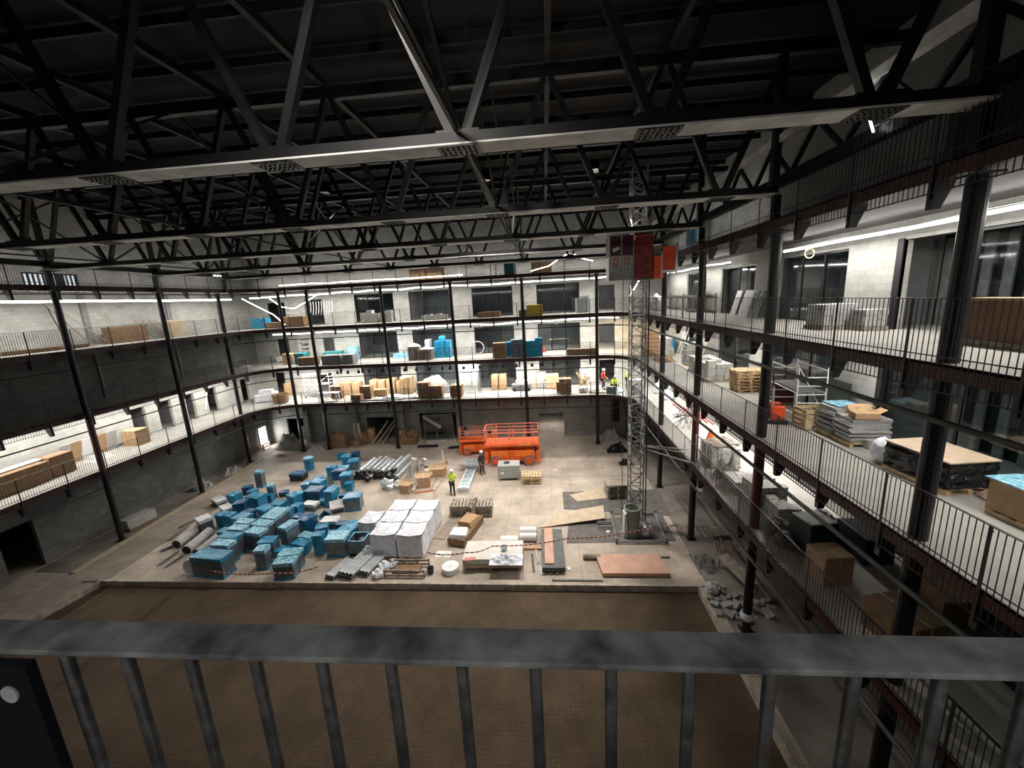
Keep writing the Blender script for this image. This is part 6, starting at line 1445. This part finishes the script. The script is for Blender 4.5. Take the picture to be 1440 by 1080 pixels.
def person(x, y, z, rz, label, jacket, trousers, pose='stand', H=1.76, vest=None):
    t = thing('person', label, 'person', (x, y, z), R(rz)); k = H/1.76
    if pose == 'crouch':
        pel = (0, .05, .42); kn = [(-.16, -.36, .50), (.16, -.36, .46)]; an = [(-.15, -.12, .09), (.16, -.16, .09)]; ch_ = (0, -.22, .80); nk = (0, -.32, .98); hd = (0, -.38, 1.12)
        el = [(-.24, -.42, .62), (.25, -.44, .64)]; wr = [(-.12, -.62, .42), (.14, -.64, .44)]
    else:
        lean = .04
        pel = (0, 0, .93); kn = [(-.10, -.02, .5), (.12, -.05, .5)]; an = [(-.12, .02, .09), (.15, -.03, .09)]; ch_ = (0, -lean, 1.33); nk = (0, -lean, 1.52); hd = (0, -lean-.02, 1.64)
        el = [(-.28, .03, 1.12), (.28, -.02, 1.12)]; wr = [(-.25, -.16, .92), (.24, -.22, .98)]
        if pose == 'hips': wr = [(-.16, -.1, .98), (.16, -.1, .98)]; el = [(-.34, .08, 1.15), (.34, .08, 1.15)]
        if pose == 'reach': el = [(-.24, -.2, 1.12), (.24, -.22, 1.14)]; wr = [(-.14, -.45, 1.05), (.14, -.46, 1.1)]
    S = lambda p: tuple(c*k for c in p)
    sh = [(ch_[0]-.19, ch_[1], ch_[2]+.1), (ch_[0]+.19, ch_[1], ch_[2]+.1)]; hip = [(pel[0]-.09, pel[1], pel[2]-.03), (pel[0]+.09, pel[1], pel[2]-.03)]
    mid = tuple((a+b)/2 for a, b in zip(pel, ch_))
    chains = [[(S(pel), .12), (S(mid), .115), (S(ch_), .13), (S(nk), .05), (S(hd), .085), (S((hd[0], hd[1], hd[2]+.07)), .07)]]
    for i in (0, 1):
        w_ = Vector(wr[i]); e_ = Vector(el[i]); d = (w_-e_).normalized(); palm = w_+d*.06
        chains.append([(S(ch_), .13), (S(sh[i]), .06), (S(el[i]), .042), (S(wr[i]), .028), (S(tuple(palm)), .03)])
        s_ = Vector((1, 0, 0)) - d*d.x; s_.normalize()
        for j, (o_, L) in enumerate(((-.028, .07), (-.01, .085), (.01, .08), (.028, .065))):
            b_ = palm+s_*o_+d*.03; chains.append([(S(tuple(palm)), .03), (S(tuple(b_)), .01), (S(tuple(b_+d*L*.6+Vector((0, 0, -.012)))), .0085), (S(tuple(b_+d*L+Vector((0, 0, -.035)))), .007)])
        th = palm+s_*(.045 if i == 0 else -.045)
        chains.append([(S(tuple(palm)), .03), (S(tuple(th)), .011), (S(tuple(th+d*.045)), .009)])
        chains.append([(S(pel), .12), (S(hip[i]), .085), (S(kn[i]), .055), (S(an[i]), .036), (S((an[i][0], an[i][1]-.14, .04)), .03)])
    body = skinned('body', chains, M['skin'], t, 1)
    jk = [[(S(tuple(Vector(pel)+Vector((0, 0, .02)))), .16), (S(mid), .155), (S(ch_), .165), (S(tuple(Vector(nk)-Vector((0, 0, .06)))), .08)]]
    for i in (0, 1): jk.append([(S(ch_), .165), (S(sh[i]), .085), (S(el[i]), .062), (S(tuple(Vector(wr[i]).lerp(Vector(el[i]), .12))), .045)])
    skinned('jacket', jk, jacket, t, 1)
    tr_ = [[(S(tuple(Vector(pel)-Vector((0, 0, .01)))), .15)]]
    tr_ = [[(S(pel), .145), (S(hip[i]), .105), (S(kn[i]), .075), (S(tuple(Vector(an[i])+Vector((0, 0, .03)))), .055)] for i in (0, 1)]
    skinned('trousers', tr_, trousers, t, 1)
    for i in (0, 1): MB().ball(an[i][0]*k, (an[i][1]-.07)*k, .05, .1, .52, 1.35, .5, sub=2).build('boot', M['dark'], t)
    hz = hd[2]*k
    hm = MB().ball(hd[0]*k, hd[1]*k, hz+.055, .135, .92, 1.08, .85, sub=3)
    for v in hm.bm.verts:
        if v.co.z < hz+.045: v.co.z = hz+.045
    hm.lathe([(.15, hz+.035), (.155, hz+.05), (.12, hz+.055)], 20, hd[0]*k, hd[1]*k-.012).build('helmet', M['white'], t, smooth=True)
    f = MB().ball(hd[0]*k, hd[1]*k-.105, hz-.01, .02, .8, 1, 1.2, sub=1); f.build('nose', M['skin'], t)
    e = MB().ball(hd[0]*k-.032, hd[1]*k-.088, hz+.015, .012, sub=1).ball(hd[0]*k+.032, hd[1]*k-.088, hz+.015, .012, sub=1); e.build('eyes', M['dark'], t)
    MB().box(hd[0]*k, hd[1]*k-.088, hz-.045, .05, .012, .012).build('mouth', M['redlit'], t)
    if vest:
        c_ = Vector(mid)*k; mb = MB(); mb.lathe([(.185, mid[2]*k-.02), (.185, mid[2]*k+.03)], 16, mid[0]*k, mid[1]*k); mb.build('reflective_band', vest, t)
    return t
p = at(637, 697); person(p.x, p.y, 0, 172, 'person in yellow hi-vis jacket and white helmet seen from behind', M['hivis'], M['navy'], 'reach', 1.76)
p = at(678, 667); person(p.x, p.y, 0, 60, 'person in dark clothes and white helmet standing near the orange lift', mat('dark_maroon_coat', (.05, .02, .022), .7), M['navy'], 'stand', 1.78)
person(4.72, 34.4, Z1, 60, 'person in red jacket and white helmet on the first back gallery', M['redjacket'], M['navy'], 'stand', 1.8)
t = person(5.55, 34.3, Z1, 20, 'person in yellow hi-vis crouching over tools on the first back gallery', M['hivis'], M['navy'], 'crouch', 1.8)
person(6.75, 34.5, Z1, 75, 'person in yellow hi-vis standing right of the crouching one', M['hivis'], M['navy'], 'hips', 1.78)
